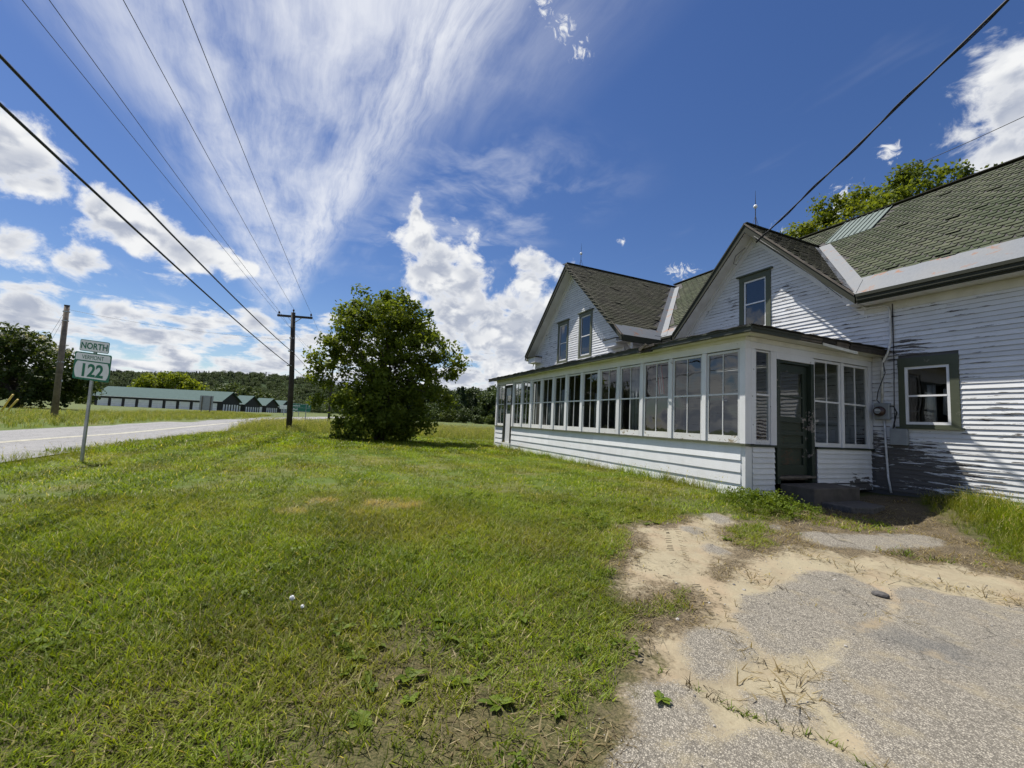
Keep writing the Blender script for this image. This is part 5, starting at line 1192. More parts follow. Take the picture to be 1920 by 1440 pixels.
# ------------------------------------------------------------------ trees
def leaf_cloud(C, R, n, size, rng, tint0=0.5, tvar=0.35, up=0.5, squash=0.8):
    """n leaves in ellipsoidal tufts centred at C (k,3) with radii R; returns verts, quads, tints"""
    k = len(C); idx = rng.integers(0, k, n)
    d = rng.normal(size=(n, 3)); d /= np.linalg.norm(d, axis=1)[:, None]
    rr = rng.random(n)**0.45
    p = C[idx]+d*(rr*R[idx])[:, None]*np.array([1, 1, squash])
    nrm = rng.normal(size=(n, 3))*0.8+d*0.5+np.array([0, 0, up]); nrm /= np.linalg.norm(nrm, axis=1)[:, None]
    t = np.cross(nrm, rng.normal(size=(n, 3))); t /= np.linalg.norm(t, axis=1)[:, None]
    b = np.cross(nrm, t); s = size*(0.65+0.7*rng.random(n))[:, None]
    V = np.stack([p-t*s*.55, p+b*s*.34+nrm*s*.06, p+t*s*.55, p-b*s*.34+nrm*s*.06], 1).reshape(-1, 3)
    Q = np.arange(4*n).reshape(n, 4)
    ct = rng.random(k)
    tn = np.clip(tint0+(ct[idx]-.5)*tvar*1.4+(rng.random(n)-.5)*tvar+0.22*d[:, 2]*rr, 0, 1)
    return V, Q, np.repeat(tn, 4)
def lobes_points(lobes, n, rng, shell=0.5):
    """tuft centres spread through overlapping ellipsoids"""
    L = np.array(lobes, float); wgt = L[:, 3]*L[:, 4]*L[:, 5]; wgt = wgt**.8; wgt /= wgt.sum()
    i = rng.choice(len(L), n, p=wgt); d = rng.normal(size=(n, 3)); d /= np.linalg.norm(d, axis=1)[:, None]
    r_ = shell+(1-shell)*rng.random(n)**.6
    return L[i, :3]+d*L[i, 3:6]*r_[:, None]
def limbs(mb, base, targets, rng, r0, stems=3, spread=.3, h0=.3):
    """stems that fork toward tuft centres"""
    for s_ in range(stems):
        a = 2*math.pi*(s_+rng.random()*.6)/stems
        b0 = Vector(base)+Vector((math.cos(a), math.sin(a), 0))*spread*.4
        sub = [t for i, t in enumerate(targets) if i % stems == s_]
        if not sub: continue
        cen = Vector(np.mean(sub, axis=0)); knee = b0.lerp(cen, .45)+Vector((math.cos(a)*.2, math.sin(a)*.2, .2))
        mb.tube([b0-Vector((0, 0, .3)), b0.lerp(knee, .5)+Vector((rng.normal()*.06, rng.normal()*.06, 0)), knee, cen], [r0, r0*.8, r0*.62, r0*.3], 8)
        for t in sub:
            t = Vector(t); f = .35+.6*rng.random(); st_ = knee.lerp(cen, f)
            m_ = st_.lerp(t, .5)+Vector((rng.normal()*.12, rng.normal()*.12, .15))
            mb.tube([st_, m_, t], [r0*.26, r0*.17, r0*.06], 5)
def make_tree(name, loc, label, lobes, ntuft, nleaf, size, mat, seed, tuft=.55, trunk_r=.14, stems=3, shell=.45, tint=.5, group=None, blossom=None, cat='tree', trunk=True, nlimb=40):
    rng = np.random.default_rng(seed); root = empty(name, loc); tag(root, label, cat, group)
    C = lobes_points(lobes, ntuft, rng, shell); C = C[C[:, 2] > .15]
    R = tuft*(.6+.8*rng.random(len(C)))
    V, Q, T = leaf_cloud(C, R, nleaf, size, rng, tint)
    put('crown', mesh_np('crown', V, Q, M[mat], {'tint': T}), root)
    if trunk:
        mb = MB(); limbs(mb, (0, 0, 0), [tuple(c) for c in C[rng.choice(len(C), min(nlimb, len(C)), replace=False)]], rng, trunk_r, stems)
        mb.build('trunk', M['bark'], root, smooth=True)
    if blossom:
        top = C[(C[:, 2] > np.quantile(C[:, 2], .35))]; top = top[rng.choice(len(top), min(blossom, len(top)), replace=False)]
        V, Q, T = leaf_cloud(top+np.array([-.25, -.1, .35]), np.full(len(top), .3), len(top)*26, .16, rng, .5)
        put('blossom', mesh_np('blossom', V, Q, M['blossom'], {'tint': T}), root)
    return root
TZ = float(gz_at(20.9, -2.5))
# big multi-stemmed tree: lobes given along the view (across = -x*.4-y*.917)
def acr(a, dpt, z_, ra, rd, rz_): # across (right +), depth, height -> local lobe
    return (RT.x*a+FW2.x*dpt, RT.y*a+FW2.y*dpt, z_, (ra*abs(RT.x)+rd*abs(FW2.x))*.5+max(ra, rd)*.35, (ra*abs(RT.y)+rd*abs(FW2.y))*.5+max(ra, rd)*.35, rz_)
make_tree('shade_tree', (20.9, -2.45, TZ), 'large dense multi-stemmed shade tree standing alone on the lawn',
    [acr(0, 0, 5.3, 2.0, 2.0, 1.75), acr(-1.5, .1, 4.6, 1.6, 1.7, 1.5), acr(-2.2, 0, 3.4, 1.3, 1.3, .95), acr(1.6, 0, 4.5, 1.7, 1.7, 1.2), acr(2.6, .2, 3.7, 1.15, 1.2, .95), acr(2.3, 0, 2.5, 1.3, 1.3, 1.0),
     acr(.2, 0, 2.4, 1.9, 2.0, 1.6), acr(-.3, -.2, .8, 1.9, 1.7, .95), acr(1.2, -.4, .7, 1.2, 1.1, .8), acr(.3, -.6, 1.6, 1.8, 1.2, 1.2), acr(-1.3, -.4, .5, .9, .8, .7), acr(0, -1.0, .55, 1.8, .9, .75), acr(.2, -.9, 1.5, 1.6, .9, .9), acr(-1.0, -.7, 1.6, 1.1, .9, .9), acr(-2.9, 0, 3.0, .9, .9, .6), acr(-2.5, 0, 4.3, .9, .9, .7), acr(1.5, -.5, 1.5, 1.0, .9, .9), acr(-2.4, -.2, 1.55, .75, .7, .42), acr(-1.2, -.3, 1.2, .8, .8, .8), acr(0.6, 0, 3.6, 1.8, 1.8, 1.4), acr(-.2, 0, 6.35, 1.7, 1.5, .85), acr(.9, 0, 6.0, 1.2, 1.2, .8), acr(-1.5, 0, 5.7, 1.1, 1.1, .9)],
    440, 42000, .145, 'leaf', 5, .45, .13, 4, .35, .5, None, None, 'tree', True, 60)
make_tree('flowering_tree', (53.0, 25.2, float(gz_at(53, 25.2))), 'broad dark tree with white blossom at the left edge across the road',
    [acr(-1.0, 0, 4.6, 4.0, 3, 2.3), acr(-4.2, 0, 3.6, 3.2, 3, 2.2), acr(3.0, 0, 3.4, 2.3, 2.4, 2.0), acr(0, 0, 2.0, 4.4, 3, 1.8), acr(-6.5, 0, 2.2, 2.5, 2.5, 1.9), acr(4.4, .5, 1.6, 1.7, 1.6, 1.4), acr(0.5, -.5, 5.4, 2.4, 2, 1.5)],
    300, 16000, .30, 'leafd', 9, .85, .25, 4, .45, .42, None, 46)
for i, (a, d, h, wv_, lb) in enumerate(((3.9, 33.5, 11.8, 2.5, 'leafy tree behind the roof, left of the metal patch'), (0.5, 34.5, 13.2, 2.6, 'leafy tree crown behind the ridge above the metal patch'), (-3, 0, 13.6, 2.4, 'tree crown behind the ridge right of the metal patch'), (-6, 0, 12.9, 2.2, 'sparse dark tree sprigs behind the ridge at the right edge'))):
    x_, y_ = ((15.2, -24.0), (12.6, -24.3), (10.2, -24.2), (8.2, -24.0))[i]; hh = (13.0, 14.2, 14.0, 13.3)[i]
    make_tree('yard_tree', (x_, y_, -.1), lb, [(0, 0, hh-1.6, wv_*.75, wv_*.8, 1.6), (.7, 0, hh-3.0, wv_, wv_, 1.8), (-.6, .3, hh-4.6, wv_, wv_, 2.0), (0, 0, hh-.9, wv_*.4, wv_*.45, .8)], 150 if i < 3 else 60, 13000 if i < 3 else 4000, .16, 'leafb' if i < 2 else 'leaf', 30+i, .5, .2, 2, .4, .55, 'trees behind the farmhouse')
make_tree('roadside_tree', (172.5, 47.0, 0.2), 'bright green rounded tree behind the longest storage building', [acr(0, 0, 8.2, 8, 5, 3.2), acr(-6, 0, 6.5, 5.5, 5, 2.8), acr(6, 0, 6.8, 5, 5, 3.0), acr(0, 0, 4.0, 9, 5, 3.5), acr(1.5, 0, 9.6, 4, 4, 1.7)], 190, 7000, .75, 'leafb', 51, 1.5, .4, 3, .5, .55)
make_tree('roadside_tree', (205, 33.0, 0.2), 'pale grey-green rounded tree behind the second and third storage buildings', [acr(0, 0, 7, 9, 6, 3.6), acr(-8, 0, 5.5, 7, 5, 3.2), acr(8, 0, 5, 7, 5, 3.0)], 150, 5500, .8, 'forest', 52, 1.6, .4, 3, .5, .75)
make_tree('hedge_tree', tuple(FW2*112+RT*(-119)+Vector((0,0,.3))), 'low green thicket between the flowering tree and the storage buildings', [acr(0, 0, 2.6, 6, 3, 2.4), acr(-6, 0, 3.2, 5, 3, 2.8), acr(7, 0, 2.0, 4, 3, 1.8)], 120, 5000, .55, 'leafd', 53, 1.1, .25, 3, .5, .6, None, None, 'thicket')
# bushes along the edge of the far wood
bl = ['round grey-green bush at the wood edge, left of the pale round one', 'pale round bush at the foot of the wood', 'small bush beside the pale round one at the wood edge', 'dark low bush at the wood edge near the porch end', 'light bush at the wood edge beside the big tree', 'dull bush at the wood edge nearest the big tree']
for i, (u_, dpt, rr_, hh) in enumerate(((-12.5, 132, 2.6, 4.0), (-6.5, 126, 2.3, 4.6), (-2.6, 128, 1.8, 2.8), (1.2, 126, 1.9, 2.5), (-18, 136, 3.0, 4.2), (-24, 140, 3.2, 3.8))):
    q = FW2*dpt+RT*(u_-6.5); make_tree('bush', (q.x, q.y, -.1), bl[i], [(0, 0, hh*.5, rr_, rr_, hh*.5), (.6, .4, hh*.35, rr_*1.1, rr_, hh*.35)], 50, 1600, .42, ('leafd', 'forest', 'forest', 'leafd', 'forest', 'leafd')[i], 60+i, .7, .1, 3, .5, .6, 'bushes along the far wood edge', None, 'bush', True, 10)

# ------------------------------------------------------------------ instancing of uncountable cover with geometry nodes
LIB = bpy.data.collections.new('library')
def lib(name, me):
    o = bpy.data.objects.new(name, me); return o
def scatter(name, pts, rot, scl, pick, objs, mat, label):
    """one 'stuff' object: mesh templates instanced on points"""
    c_ = bpy.data.collections.new(name+'_parts')
    for i, me in enumerate(objs):
        o = bpy.data.objects.new('%s_%02d' % (name, i), me); c_.objects.link(o)
    me = bpy.data.meshes.new(name); n = len(pts); me.vertices.add(n); me.vertices.foreach_set('co', np.asarray(pts, np.float32).ravel())
    a = me.attributes.new('rot', 'FLOAT_VECTOR', 'POINT'); a.data.foreach_set('vector', np.asarray(rot, np.float32).ravel())
    a = me.attributes.new('scl', 'FLOAT_VECTOR', 'POINT'); s3 = np.asarray(scl, np.float32); s3 = np.repeat(s3[:, None], 3, 1) if s3.ndim == 1 else s3; a.data.foreach_set('vector', s3.ravel())
    a = me.attributes.new('pick', 'INT', 'POINT'); a.data.foreach_set('value', np.asarray(pick, np.int32))
    o = put(name, me); tag(o, label, kind='stuff')
    ng_ = bpy.data.node_groups.new(name, 'GeometryNodeTree'); ng_.interface.new_socket('Geometry', in_out='INPUT', socket_type='NodeSocketGeometry'); ng_.interface.new_socket('Geometry', in_out='OUTPUT', socket_type='NodeSocketGeometry')
    N = ng_.nodes; Lk = ng_.links; gi = N.new('NodeGroupInput'); go = N.new('NodeGroupOutput')
    ci = N.new('GeometryNodeCollectionInfo'); ci.inputs[0].default_value = c_; ci.inputs[1].default_value = True; ci.inputs[2].default_value = True
    ip = N.new('GeometryNodeInstanceOnPoints'); ip.inputs['Pick Instance'].default_value = True
    def na(nm, t):
        q = N.new('GeometryNodeInputNamedAttribute'); q.data_type = t; q.inputs[0].default_value = nm; return q.outputs[0]
    Lk.new(gi.outputs[0], ip.inputs['Points']); Lk.new(ci.outputs[0], ip.inputs['Instance'])
    Lk.new(na('pick', 'INT'), ip.inputs['Instance Index'])
    er = N.new('FunctionNodeEulerToRotation'); Lk.new(na('rot', 'FLOAT_VECTOR'), er.inputs[0]); Lk.new(er.outputs[0], ip.inputs['Rotation'])
    Lk.new(na('scl', 'FLOAT_VECTOR'), ip.inputs['Scale']); Lk.new(ip.outputs[0], go.inputs[0])
    md = o.modifiers.new('scatter', 'NODES'); md.node_group = ng_
    return o
def blades(name, n, rad_, h0, h1, wd_, lean, mat, seed, straw=.08, flat=0.0, curl=.35, seedhead=0.0):
    """a tuft of bent grass blades"""
    rng = np.random.default_rng(seed); V = []; F = []; T = []
    for i in range(n):
        a = rng.random()*6.283; r_ = rad_*math.sqrt(rng.random()); b = np.array([math.cos(a)*r_, math.sin(a)*r_, -.006])
        h = h0+(h1-h0)*rng.random(); la = rng.random()*6.283; ln = lean*(.4+rng.random()); f_ = 1.35 if rng.random() < flat else ln
        d = np.array([math.cos(la)*math.sin(f_), math.sin(la)*math.sin(f_), math.cos(f_)]); d[2] = max(d[2], .06)
        sd_ = np.array([-math.sin(la+rng.normal()*.6), math.cos(la+rng.normal()*.6), 0]); w_ = wd_*(.6+.8*rng.random())
        dr = np.array([math.cos(la), math.sin(la), -.25])*curl*h*(.4+rng.random())
        m_ = b+d*h*.55+dr*.25; t_ = b+d*h+dr
        t_[2] = max(t_[2], .004)
        k = len(V); V += [b-sd_*w_*.5, b+sd_*w_*.5, m_+sd_*w_*.42, m_-sd_*w_*.42, t_]
        F += [(k, k+1, k+2, k+3), (k+3, k+2, k+4)]
        tn = .95+.05*rng.random() if rng.random() < straw else .85*rng.random(); T += [tn]*5
        if rng.random() < seedhead:
            k = len(V); q = t_+d*h*.12; V += [t_-sd_*w_*1.1, t_+sd_*w_*1.1, q]; F.append((k, k+1, k+2)); T += [.93]*3
    me = mesh(name, V, F, M[mat]); a = me.attributes.new('tint', 'FLOAT', 'POINT'); a.data.foreach_set('value', np.array(T, np.float32)); return me
def rosette(name, n, l0, l1, wd_, mat, seed, rise=.35, stalk=0.0):
    """low broad-leaved weed"""
    rng = np.random.default_rng(seed); V = []; F = []; T = []
    for i in range(n):
        a = 6.283*i/n+rng.normal()*.3; l = l0+(l1-l0)*rng.random(); r_ = rise*(.4+rng.random()); w_ = wd_*(.7+.6*rng.random())
        d = np.array([math.cos(a), math.sin(a), 0]); s_ = np.array([-math.sin(a), math.cos(a), 0]); z0 = stalk*rng.random()
        base = np.array([0, 0, z0*.6]); k = len(V)
        P_ = [base, base+d*l*.35+s_*w_*.5+np.array([0, 0, l*r_*.6]), base+d*l*.75+s_*w_*.42+np.array([0, 0, l*r_*.8]), base+d*l+np.array([0, 0, l*r_*.5]), base+d*l*.75-s_*w_*.42+np.array([0, 0, l*r_*.8]), base+d*l*.35-s_*w_*.5+np.array([0, 0, l*r_*.6]), base+d*l*.6+np.array([0, 0, l*r_*.62])]
        V += P_; F += [(k, k+1, k+6), (k+1, k+2, k+6), (k+2, k+3, k+6), (k+3, k+4, k+6), (k+4, k+5, k+6), (k+5, k, k+6)]; T += [rng.random()]*7
    me = mesh(name, V, F, M[mat]); a_ = me.attributes.new('tint', 'FLOAT', 'POINT'); a_.data.foreach_set('value', np.array(T, np.float32)); return me
def leafy(name, n, R_, H, size, mat, seed):
    rng = np.random.default_rng(seed); k = 7; C = np.stack([rng.normal(size=k)*R_*.5, rng.normal(size=k)*R_*.5, H*(.25+.7*rng.random(k))], 1)
    V, Q, T = leaf_cloud(C, np.full(k, R_*.55), n, size, rng, .5, .5, .9, .7); V[:, 2] = np.maximum(V[:, 2], .005)
    return mesh_np(name, V, Q, M[mat], {'tint': T})
def grid_pts(x0, x1, y0, y1, c_, rng):
    gx_, gy_ = np.meshgrid(np.arange(x0, x1, c_), np.arange(y0, y1, c_), indexing='ij'); n = gx_.size
    return gx_.ravel()+rng.random(n)*c_, gy_.ravel()+rng.random(n)*c_
def fr_mask(x_, y_, r0, r1, half=64):
    r_ = np.hypot(x_, y_); a = np.degrees(np.arctan2(y_, x_))+23.5
    return (r_ >= r0) & (r_ < r1) & (np.abs(a) < half)
def inhouse(x_, y_): return ((x_ > 5.60) & (x_ < 18.6) & (y_ < -7.27)) | ((x_ < 5.7) & (y_ < -11.40)) | ((x_ > 12) & (x_ < 19.4) & (y_ < -9.6)) | ((y_ < -11.4) & (x_ < 19.4))
def eul(n, rng, tilt=.12): return np.stack([rng.normal(size=n)*tilt, rng.normal(size=n)*tilt, rng.random(n)*6.283], 1)
rng = np.random.default_rng(77)
def lawn_ok(x_, y_): return (y_ < roady(x_)-2.05-.15*np.sin(x_*1.7)) & ~inhouse(x_, y_)
def sandm(x_, y_):
    sa = poly_sd(x_, y_, SAND); a_ = asph_sd(x_, y_); return np.maximum(sa, a_)
# --- near lawn
NEARB = [blades('tuft', 16, .05, .035, .085, .0052, .75, 'grass', 100+i, .06, .12) for i in range(5)]+[blades('tuft', 11, .06, .05, .11, .0050, .62, 'grass', 120+i, .06, .05) for i in range(2)]
x_, y_ = grid_pts(.6, 7.5, -8.6, 5.6, .046, rng); kq = fr_mask(x_, y_, .9, 7.2) & lawn_ok(x_, y_); x_, y_ = x_[kq], y_[kq]
sd_ = sandm(x_, y_); yd = poly_sd(x_, y_, YARD); pt = fbm(x_, y_, .55, 4); big = fbm(x_+9, y_+3, 1.6, 3)
keep = 1-S(sd_+(pt-.5)*.5, -.22, .03)
keep = np.where(yd > 0, keep*.9*S(pt, .36, .56), keep)
front_thin = S(x_+.55*np.abs(y_+.65)+1.8*(pt-.5), 2.05, 3.05)         # worn foreground
keep *= .30+.70*np.maximum(front_thin, S(pt, .52, .72))
keep *= 1-.55*S(np.exp(-((x_-6.1)**2+(y_+.85)**2)/.25)+np.exp(-((x_-6.2)**2+(y_-.05)**2)/.16), .3, .9)
kq = rng.random(len(x_)) < keep; x_, y_, pt, big = x_[kq], y_[kq], pt[kq], big[kq]; n = len(x_)
scatter('lawn_grass', np.stack([x_, y_, gz_at(x_, y_)], 1), eul(n, rng), .62+.55*big+.25*rng.random(n), np.where((big > .56) & (rng.random(n) < .5), rng.integers(5, 7, n), rng.integers(0, 5, n)), NEARB, 'grass', 'short mown green grass of the near lawn')
# --- dry clippings and thatch
TH = [blades('straw', 14, .07, .03, .09, .0038, 1.3, 'thatch', 140+i, .25, .85, .1) for i in range(4)]+[blades('twig', 9, .07, .03, .10, .0032, 1.35, 'twig', 150+i, 0, .9, .1) for i in range(2)]
x_, y_ = grid_pts(.6, 7.0, -10.5, 4.5, .065, rng); kq = fr_mask(x_, y_, .9, 11.5) & ~inhouse(x_, y_) & lawn_ok(x_, y_) & ((np.hypot(x_, y_) < 7.8) | (poly_sd(x_, y_, YARD) > -.1)); x_, y_ = x_[kq], y_[kq]
sd_ = poly_sd(x_, y_, SAND); yd = poly_sd(x_, y_, YARD); a_ = asph_sd(x_, y_); pt = fbm(x_+5, y_, .4, 4)
keep = .25*S(pt, .45, .65)+.5*(1-S(x_+.55*np.abs(y_+.65)+1.8*(pt-.5), 2.0, 3.2))*S(pt, .30, .55)
keep = np.where(yd > 0, .85*S(pt, .36, .56), keep)
keep = np.where(sd_ > .02, .16*S(pt, .45, .62)+.012, keep); keep = np.where(a_ > .02, .012*S(pt, .5, .6), keep)
keep = np.maximum(keep, .9*np.exp(-(seg_d(x_, y_, RIDGE)/.07)**2)); keep = np.maximum(keep, .6*np.exp(-(seg_d(x_, y_, [(1.99,-2.70),(1.80,-2.80),(1.75,-2.65)])/.14)**2)); keep = np.maximum(keep, .5*np.exp(-(seg_d(x_, y_, [(2.76,-5.26),(2.52,-5.15)])/.06)**2))
kq = rng.random(len(x_)) < keep; x_, y_ = x_[kq], y_[kq]; n = len(x_)
scatter('dry_clippings', np.stack([x_, y_, gz_at(x_, y_)+.004], 1), eul(n, rng, .10), .8+.9*rng.random(n), rng.integers(0, 6, n), TH, 'thatch', 'straw-coloured dry clippings strewn over lawn and drive')
# --- loose pebbles and crumbs of asphalt
def pebble(seed):
    rg = np.random.default_rng(seed); bm = bmesh.new(); bmesh.ops.create_icosphere(bm, subdivisions=1, radius=1.0)
    for v_ in bm.verts: v_.co *= float(.75+.5*rg.random()); v_.co.z *= .6
    me = bpy.data.meshes.new('pebble'); bm.to_mesh(me); bm.free(); me.materials.append(M['pebble' if seed % 2 else 'pebbled']); return me
PB = [pebble(500+i) for i in range(4)]
x_, y_ = grid_pts(.8, 5.2, -8.3, -.8, .04, rng); a_ = asph_sd(x_, y_); sd_ = poly_sd(x_, y_, SAND); pt = fbm(x_+31, y_, .5, 3)
keep = np.where(sd_ > 0, .16*S(pt, .4, .65)*np.where(a_ > 0, .6, 1.0), .02); kq = (rng.random(len(x_)) < keep) & fr_mask(x_, y_, .9, 9); x_, y_ = x_[kq], y_[kq]; n = len(x_)
scatter('pebbles', np.stack([x_, y_, gz_at(x_, y_)+.002], 1), eul(n, rng, .3), .0028+.006*rng.random(n)**3+.012*(rng.random(n) > .99), rng.integers(0, 4, n), PB, None, 'loose pebbles and crumbs strewn over the drive')
# --- broad-leaved weeds in the lawn and cracks
SPR = [blades('sprig', 6, .02, .03, .075, .006, .7, 'weed', 190+i, 0, .1) for i in range(2)]+[blades('sprig', 8, .03, .03, .08, .004, .8, 'twig', 193, 0, .5)]
RO = [rosette('weed', 7, .05, .10, .035, 'weed', 160+i, .35) for i in range(3)]+[leafy('clover', 60, .09, .045, .022, 'weed', 170+i) for i in range(3)]
x_, y_ = grid_pts(.8, 7.0, -6.6, 4.5, .16, rng); kq = fr_mask(x_, y_, .9, 7.2) & lawn_ok(x_, y_); x_, y_ = x_[kq], y_[kq]
sd_ = sandm(x_, y_); pt = fbm(x_+15, y_+4, .8, 3); keep = (1-S(sd_, -.15, .02))*(.10+.6*S(pt, .52, .70)); keep = np.maximum(keep, .95*np.exp(-((x_-2.9)**2+(y_+.25)**2)/.10)); keep = np.maximum(keep, .7*np.exp(-((x_-1.55)**2+(y_+.75)**2)/.10)); keep = np.maximum(keep, .45*np.exp(-((x_-2.1)**2+(y_+.6)**2)/.5)*S(pt, .40, .55))
kq = rng.random(len(x_)) < keep; x_, y_ = x_[kq], y_[kq]; n = len(x_)
cx_ = []; 
for a, b in zip(CRACK[:-1], CRACK[1:]):
    for q in range(3): t = rng.random(); cx_.append((a[0]+(b[0]-a[0])*t+rng.normal()*.012, a[1]+(b[1]-a[1])*t+rng.normal()*.012))
for q in range(26):
    t = rng.random(); cx_.append((3.12-.42*t+rng.normal()*.03, -6.55-.45*t+rng.normal()*.04))
cx_ = np.array(cx_); xx = np.concatenate([x_, cx_[:, 0]]); yy = np.concatenate([y_, cx_[:, 1]]); m_ = len(xx)
scl = np.concatenate([.6+.7*rng.random(n), np.full(13*3-3, .6)+.5*rng.random(36), 1.2+.9*rng.random(26)])[:m_]
pk = np.concatenate([rng.integers(0, 6, n), rng.integers(6, 9, m_-n)])
scatter('lawn_weeds', np.stack([xx, yy, gz_at(xx, yy)+.004], 1), eul(m_, rng, .1), scl, pk, RO+SPR, 'weed', 'low clover and broad-leaved weeds in the lawn and asphalt cracks')
# --- middle and far lawn
MIDB = [blades('tuft', 18, .11, .04, .085, .0095, .68, 'grass', 200+i, .03, .08) for i in range(5)]
x_, y_ = grid_pts(2.5, 15.5, -9, 8, .115, rng); kq = fr_mask(x_, y_, 7.1, 15) & lawn_ok(x_, y_); x_, y_ = x_[kq], y_[kq]
pt = fbm(x_, y_, .8, 4); keep = (.55+.45*S(pt, .4, .6))*(1-S(poly_sd(x_, y_, YARD), -.1, .1)*(1-.45*S(pt, .48, .62)))*(1-S(sandm(x_, y_), -.12, .04))
keep *= 1-.6*S(np.exp(-((x_-6.1)**2+(y_+.85)**2)/.3), .3, .9)
kq = rng.random(len(x_)) < keep; x_, y_, pt = x_[kq], y_[kq], pt[kq]; n = len(x_)
scatter('middle_lawn_grass', np.stack([x_, y_, gz_at(x_, y_)], 1), eul(n, rng), .7+.6*pt, rng.integers(0, 5, n), MIDB, 'grass', 'mown green grass of the middle lawn')
FARB = [blades('tuft', 30, .24, .06, .11, .022, .6, 'grass', 220+i, .02, .05) for i in range(4)]
x_, y_ = grid_pts(6, 31, -12, 9, .24, rng); kq = fr_mask(x_, y_, 14.8, 34, 50) & lawn_ok(x_, y_) & (x_ < 25.6+.5*np.sin(y_)+.2*y_); x_, y_ = x_[kq], y_[kq]; n = len(x_)
scatter('far_lawn_grass', np.stack([x_, y_, gz_at(x_, y_)], 1), eul(n, rng), .8+.5*rng.random(n), rng.integers(0, 4, n), FARB, 'grass', 'mown green grass of the far lawn by the tree')
# --- tall grass: by the house, along the road edge, meadow beyond the mown line
TG = [blades('tall', 26, .09, .16, .42, .006, .28, 'grass', 240+i, .04, 0, .35, .08) for i in range(4)]
P_ = []
x_, y_ = grid_pts(-1.2, 4.9, -11.4, -8.0, .10, rng); sd_ = poly_sd(x_, y_, TALL); kq = (sd_ > 0) & (rng.random(len(x_)) < .35+.65*S(sd_, .05, .5)); P_.append(np.stack([x_[kq], y_[kq], .40+.75*S(sd_[kq], 0, 1.1)+.15*rng.random(kq.sum())], 1))
x_, y_ = grid_pts(5.7, 19.0, -7.29, -6.85, .13, rng); kq = rng.random(len(x_)) < S(y_, -6.85, -7.2)*.9; P_.append(np.stack([x_[kq], y_[kq], .45+.5*rng.random(kq.sum())], 1))
x_, y_ = grid_pts(6, 26, 2, 7.5, .15, rng); rd_ = roady(x_)-2.15-y_; kq = (rd_ > -.1) & (rd_ < .75) & fr_mask(x_, y_, 5, 30) & (rng.random(len(x_)) < .55); P_.append(np.stack([x_[kq], y_[kq], .35+.45*rng.random(kq.sum())], 1))
kq = np.concatenate(P_); n = len(kq)
scatter('tall_grass', np.stack([kq[:, 0], kq[:, 1], gz_at(kq[:, 0], kq[:, 1])], 1), eul(n, rng, .15), kq[:, 2], rng.integers(0, 4, n), TG, 'grass', 'unmown tall grass along the house walls and the road edge')
MD = [blades('meadow', 34, .42, .35, .80, .022, .22, 'meadow', 260+i, .18, 0, .3, .5) for i in range(4)]
x_, y_ = grid_pts(24, 52, -26, 7.5, .36, rng); kq = (x_ > 25.4+.5*np.sin(y_)+.2*y_) & (y_ < roady(x_)-2.2) & fr_mask(x_, y_, 20, 60, 46) & (rng.random(len(x_)) < np.where(x_ > 34, .5, .95)) & (x_ < 40+3*np.sin(y_*.5)); x_, y_ = x_[kq], y_[kq]; n = len(x_)
P2 = [np.stack([x_, y_], 1)]
x_, y_ = grid_pts(16, 95, 9, 34, .62, rng); kq = (y_ > roady(x_)+4.1) & (y_ < roady(x_)+9+.06*x_) & fr_mask(x_, y_, 15, 100, 60); P2.append(np.stack([x_[kq], y_[kq]], 1))
q = np.concatenate(P2); m_ = len(q)
scatter('meadow_grass', np.stack([q[:, 0], q[:, 1], gz_at(q[:, 0], q[:, 1])], 1), eul(m_, rng, .1), np.concatenate([(.22+.55*S(q[:n, 0]-.25*q[:n, 1], 24.5, 31))*(.8+.45*rng.random(n)), .3+.3*rng.random(m_-n)]), rng.integers(0, 4, m_), MD, 'meadow', 'uncut pale meadow grass beyond the mown lawn and across the road')
# --- leafy weeds at the porch corner
WB = [leafy('weeds', 80, .16, .26, .036, 'weed', 280+i) for i in range(4)]
x_, y_ = grid_pts(4.1, 6.0, -8.0, -6.1, .11, rng); sd_ = poly_sd(x_, y_, WEED); kq = (sd_ > .0) & (rng.random(len(x_)) < .25+.5*S(fbm(x_+3, y_, .35, 3), .42, .6)) & ~inhouse(x_, y_); x_, y_, sd_ = x_[kq], y_[kq], sd_[kq]
xa, ya = grid_pts(5.6, 8.5, -7.27, -6.9, .22, rng); kq = rng.random(len(xa)) < .5; xa, ya = xa[kq], ya[kq]
x_, y_ = np.concatenate([x_, xa]), np.concatenate([y_, ya]); n = len(x_); sc_ = np.concatenate([.35+.60*S(sd_, 0, .45), .45+.2*rng.random(len(xa))])
scatter('corner_weeds', np.stack([x_, y_, gz_at(x_, y_)], 1), eul(n, rng, .1), sc_*(.85+.3*rng.random(n)), rng.integers(0, 4, n), WB, 'weed', 'bed of leafy light-green weeds at the porch corner')

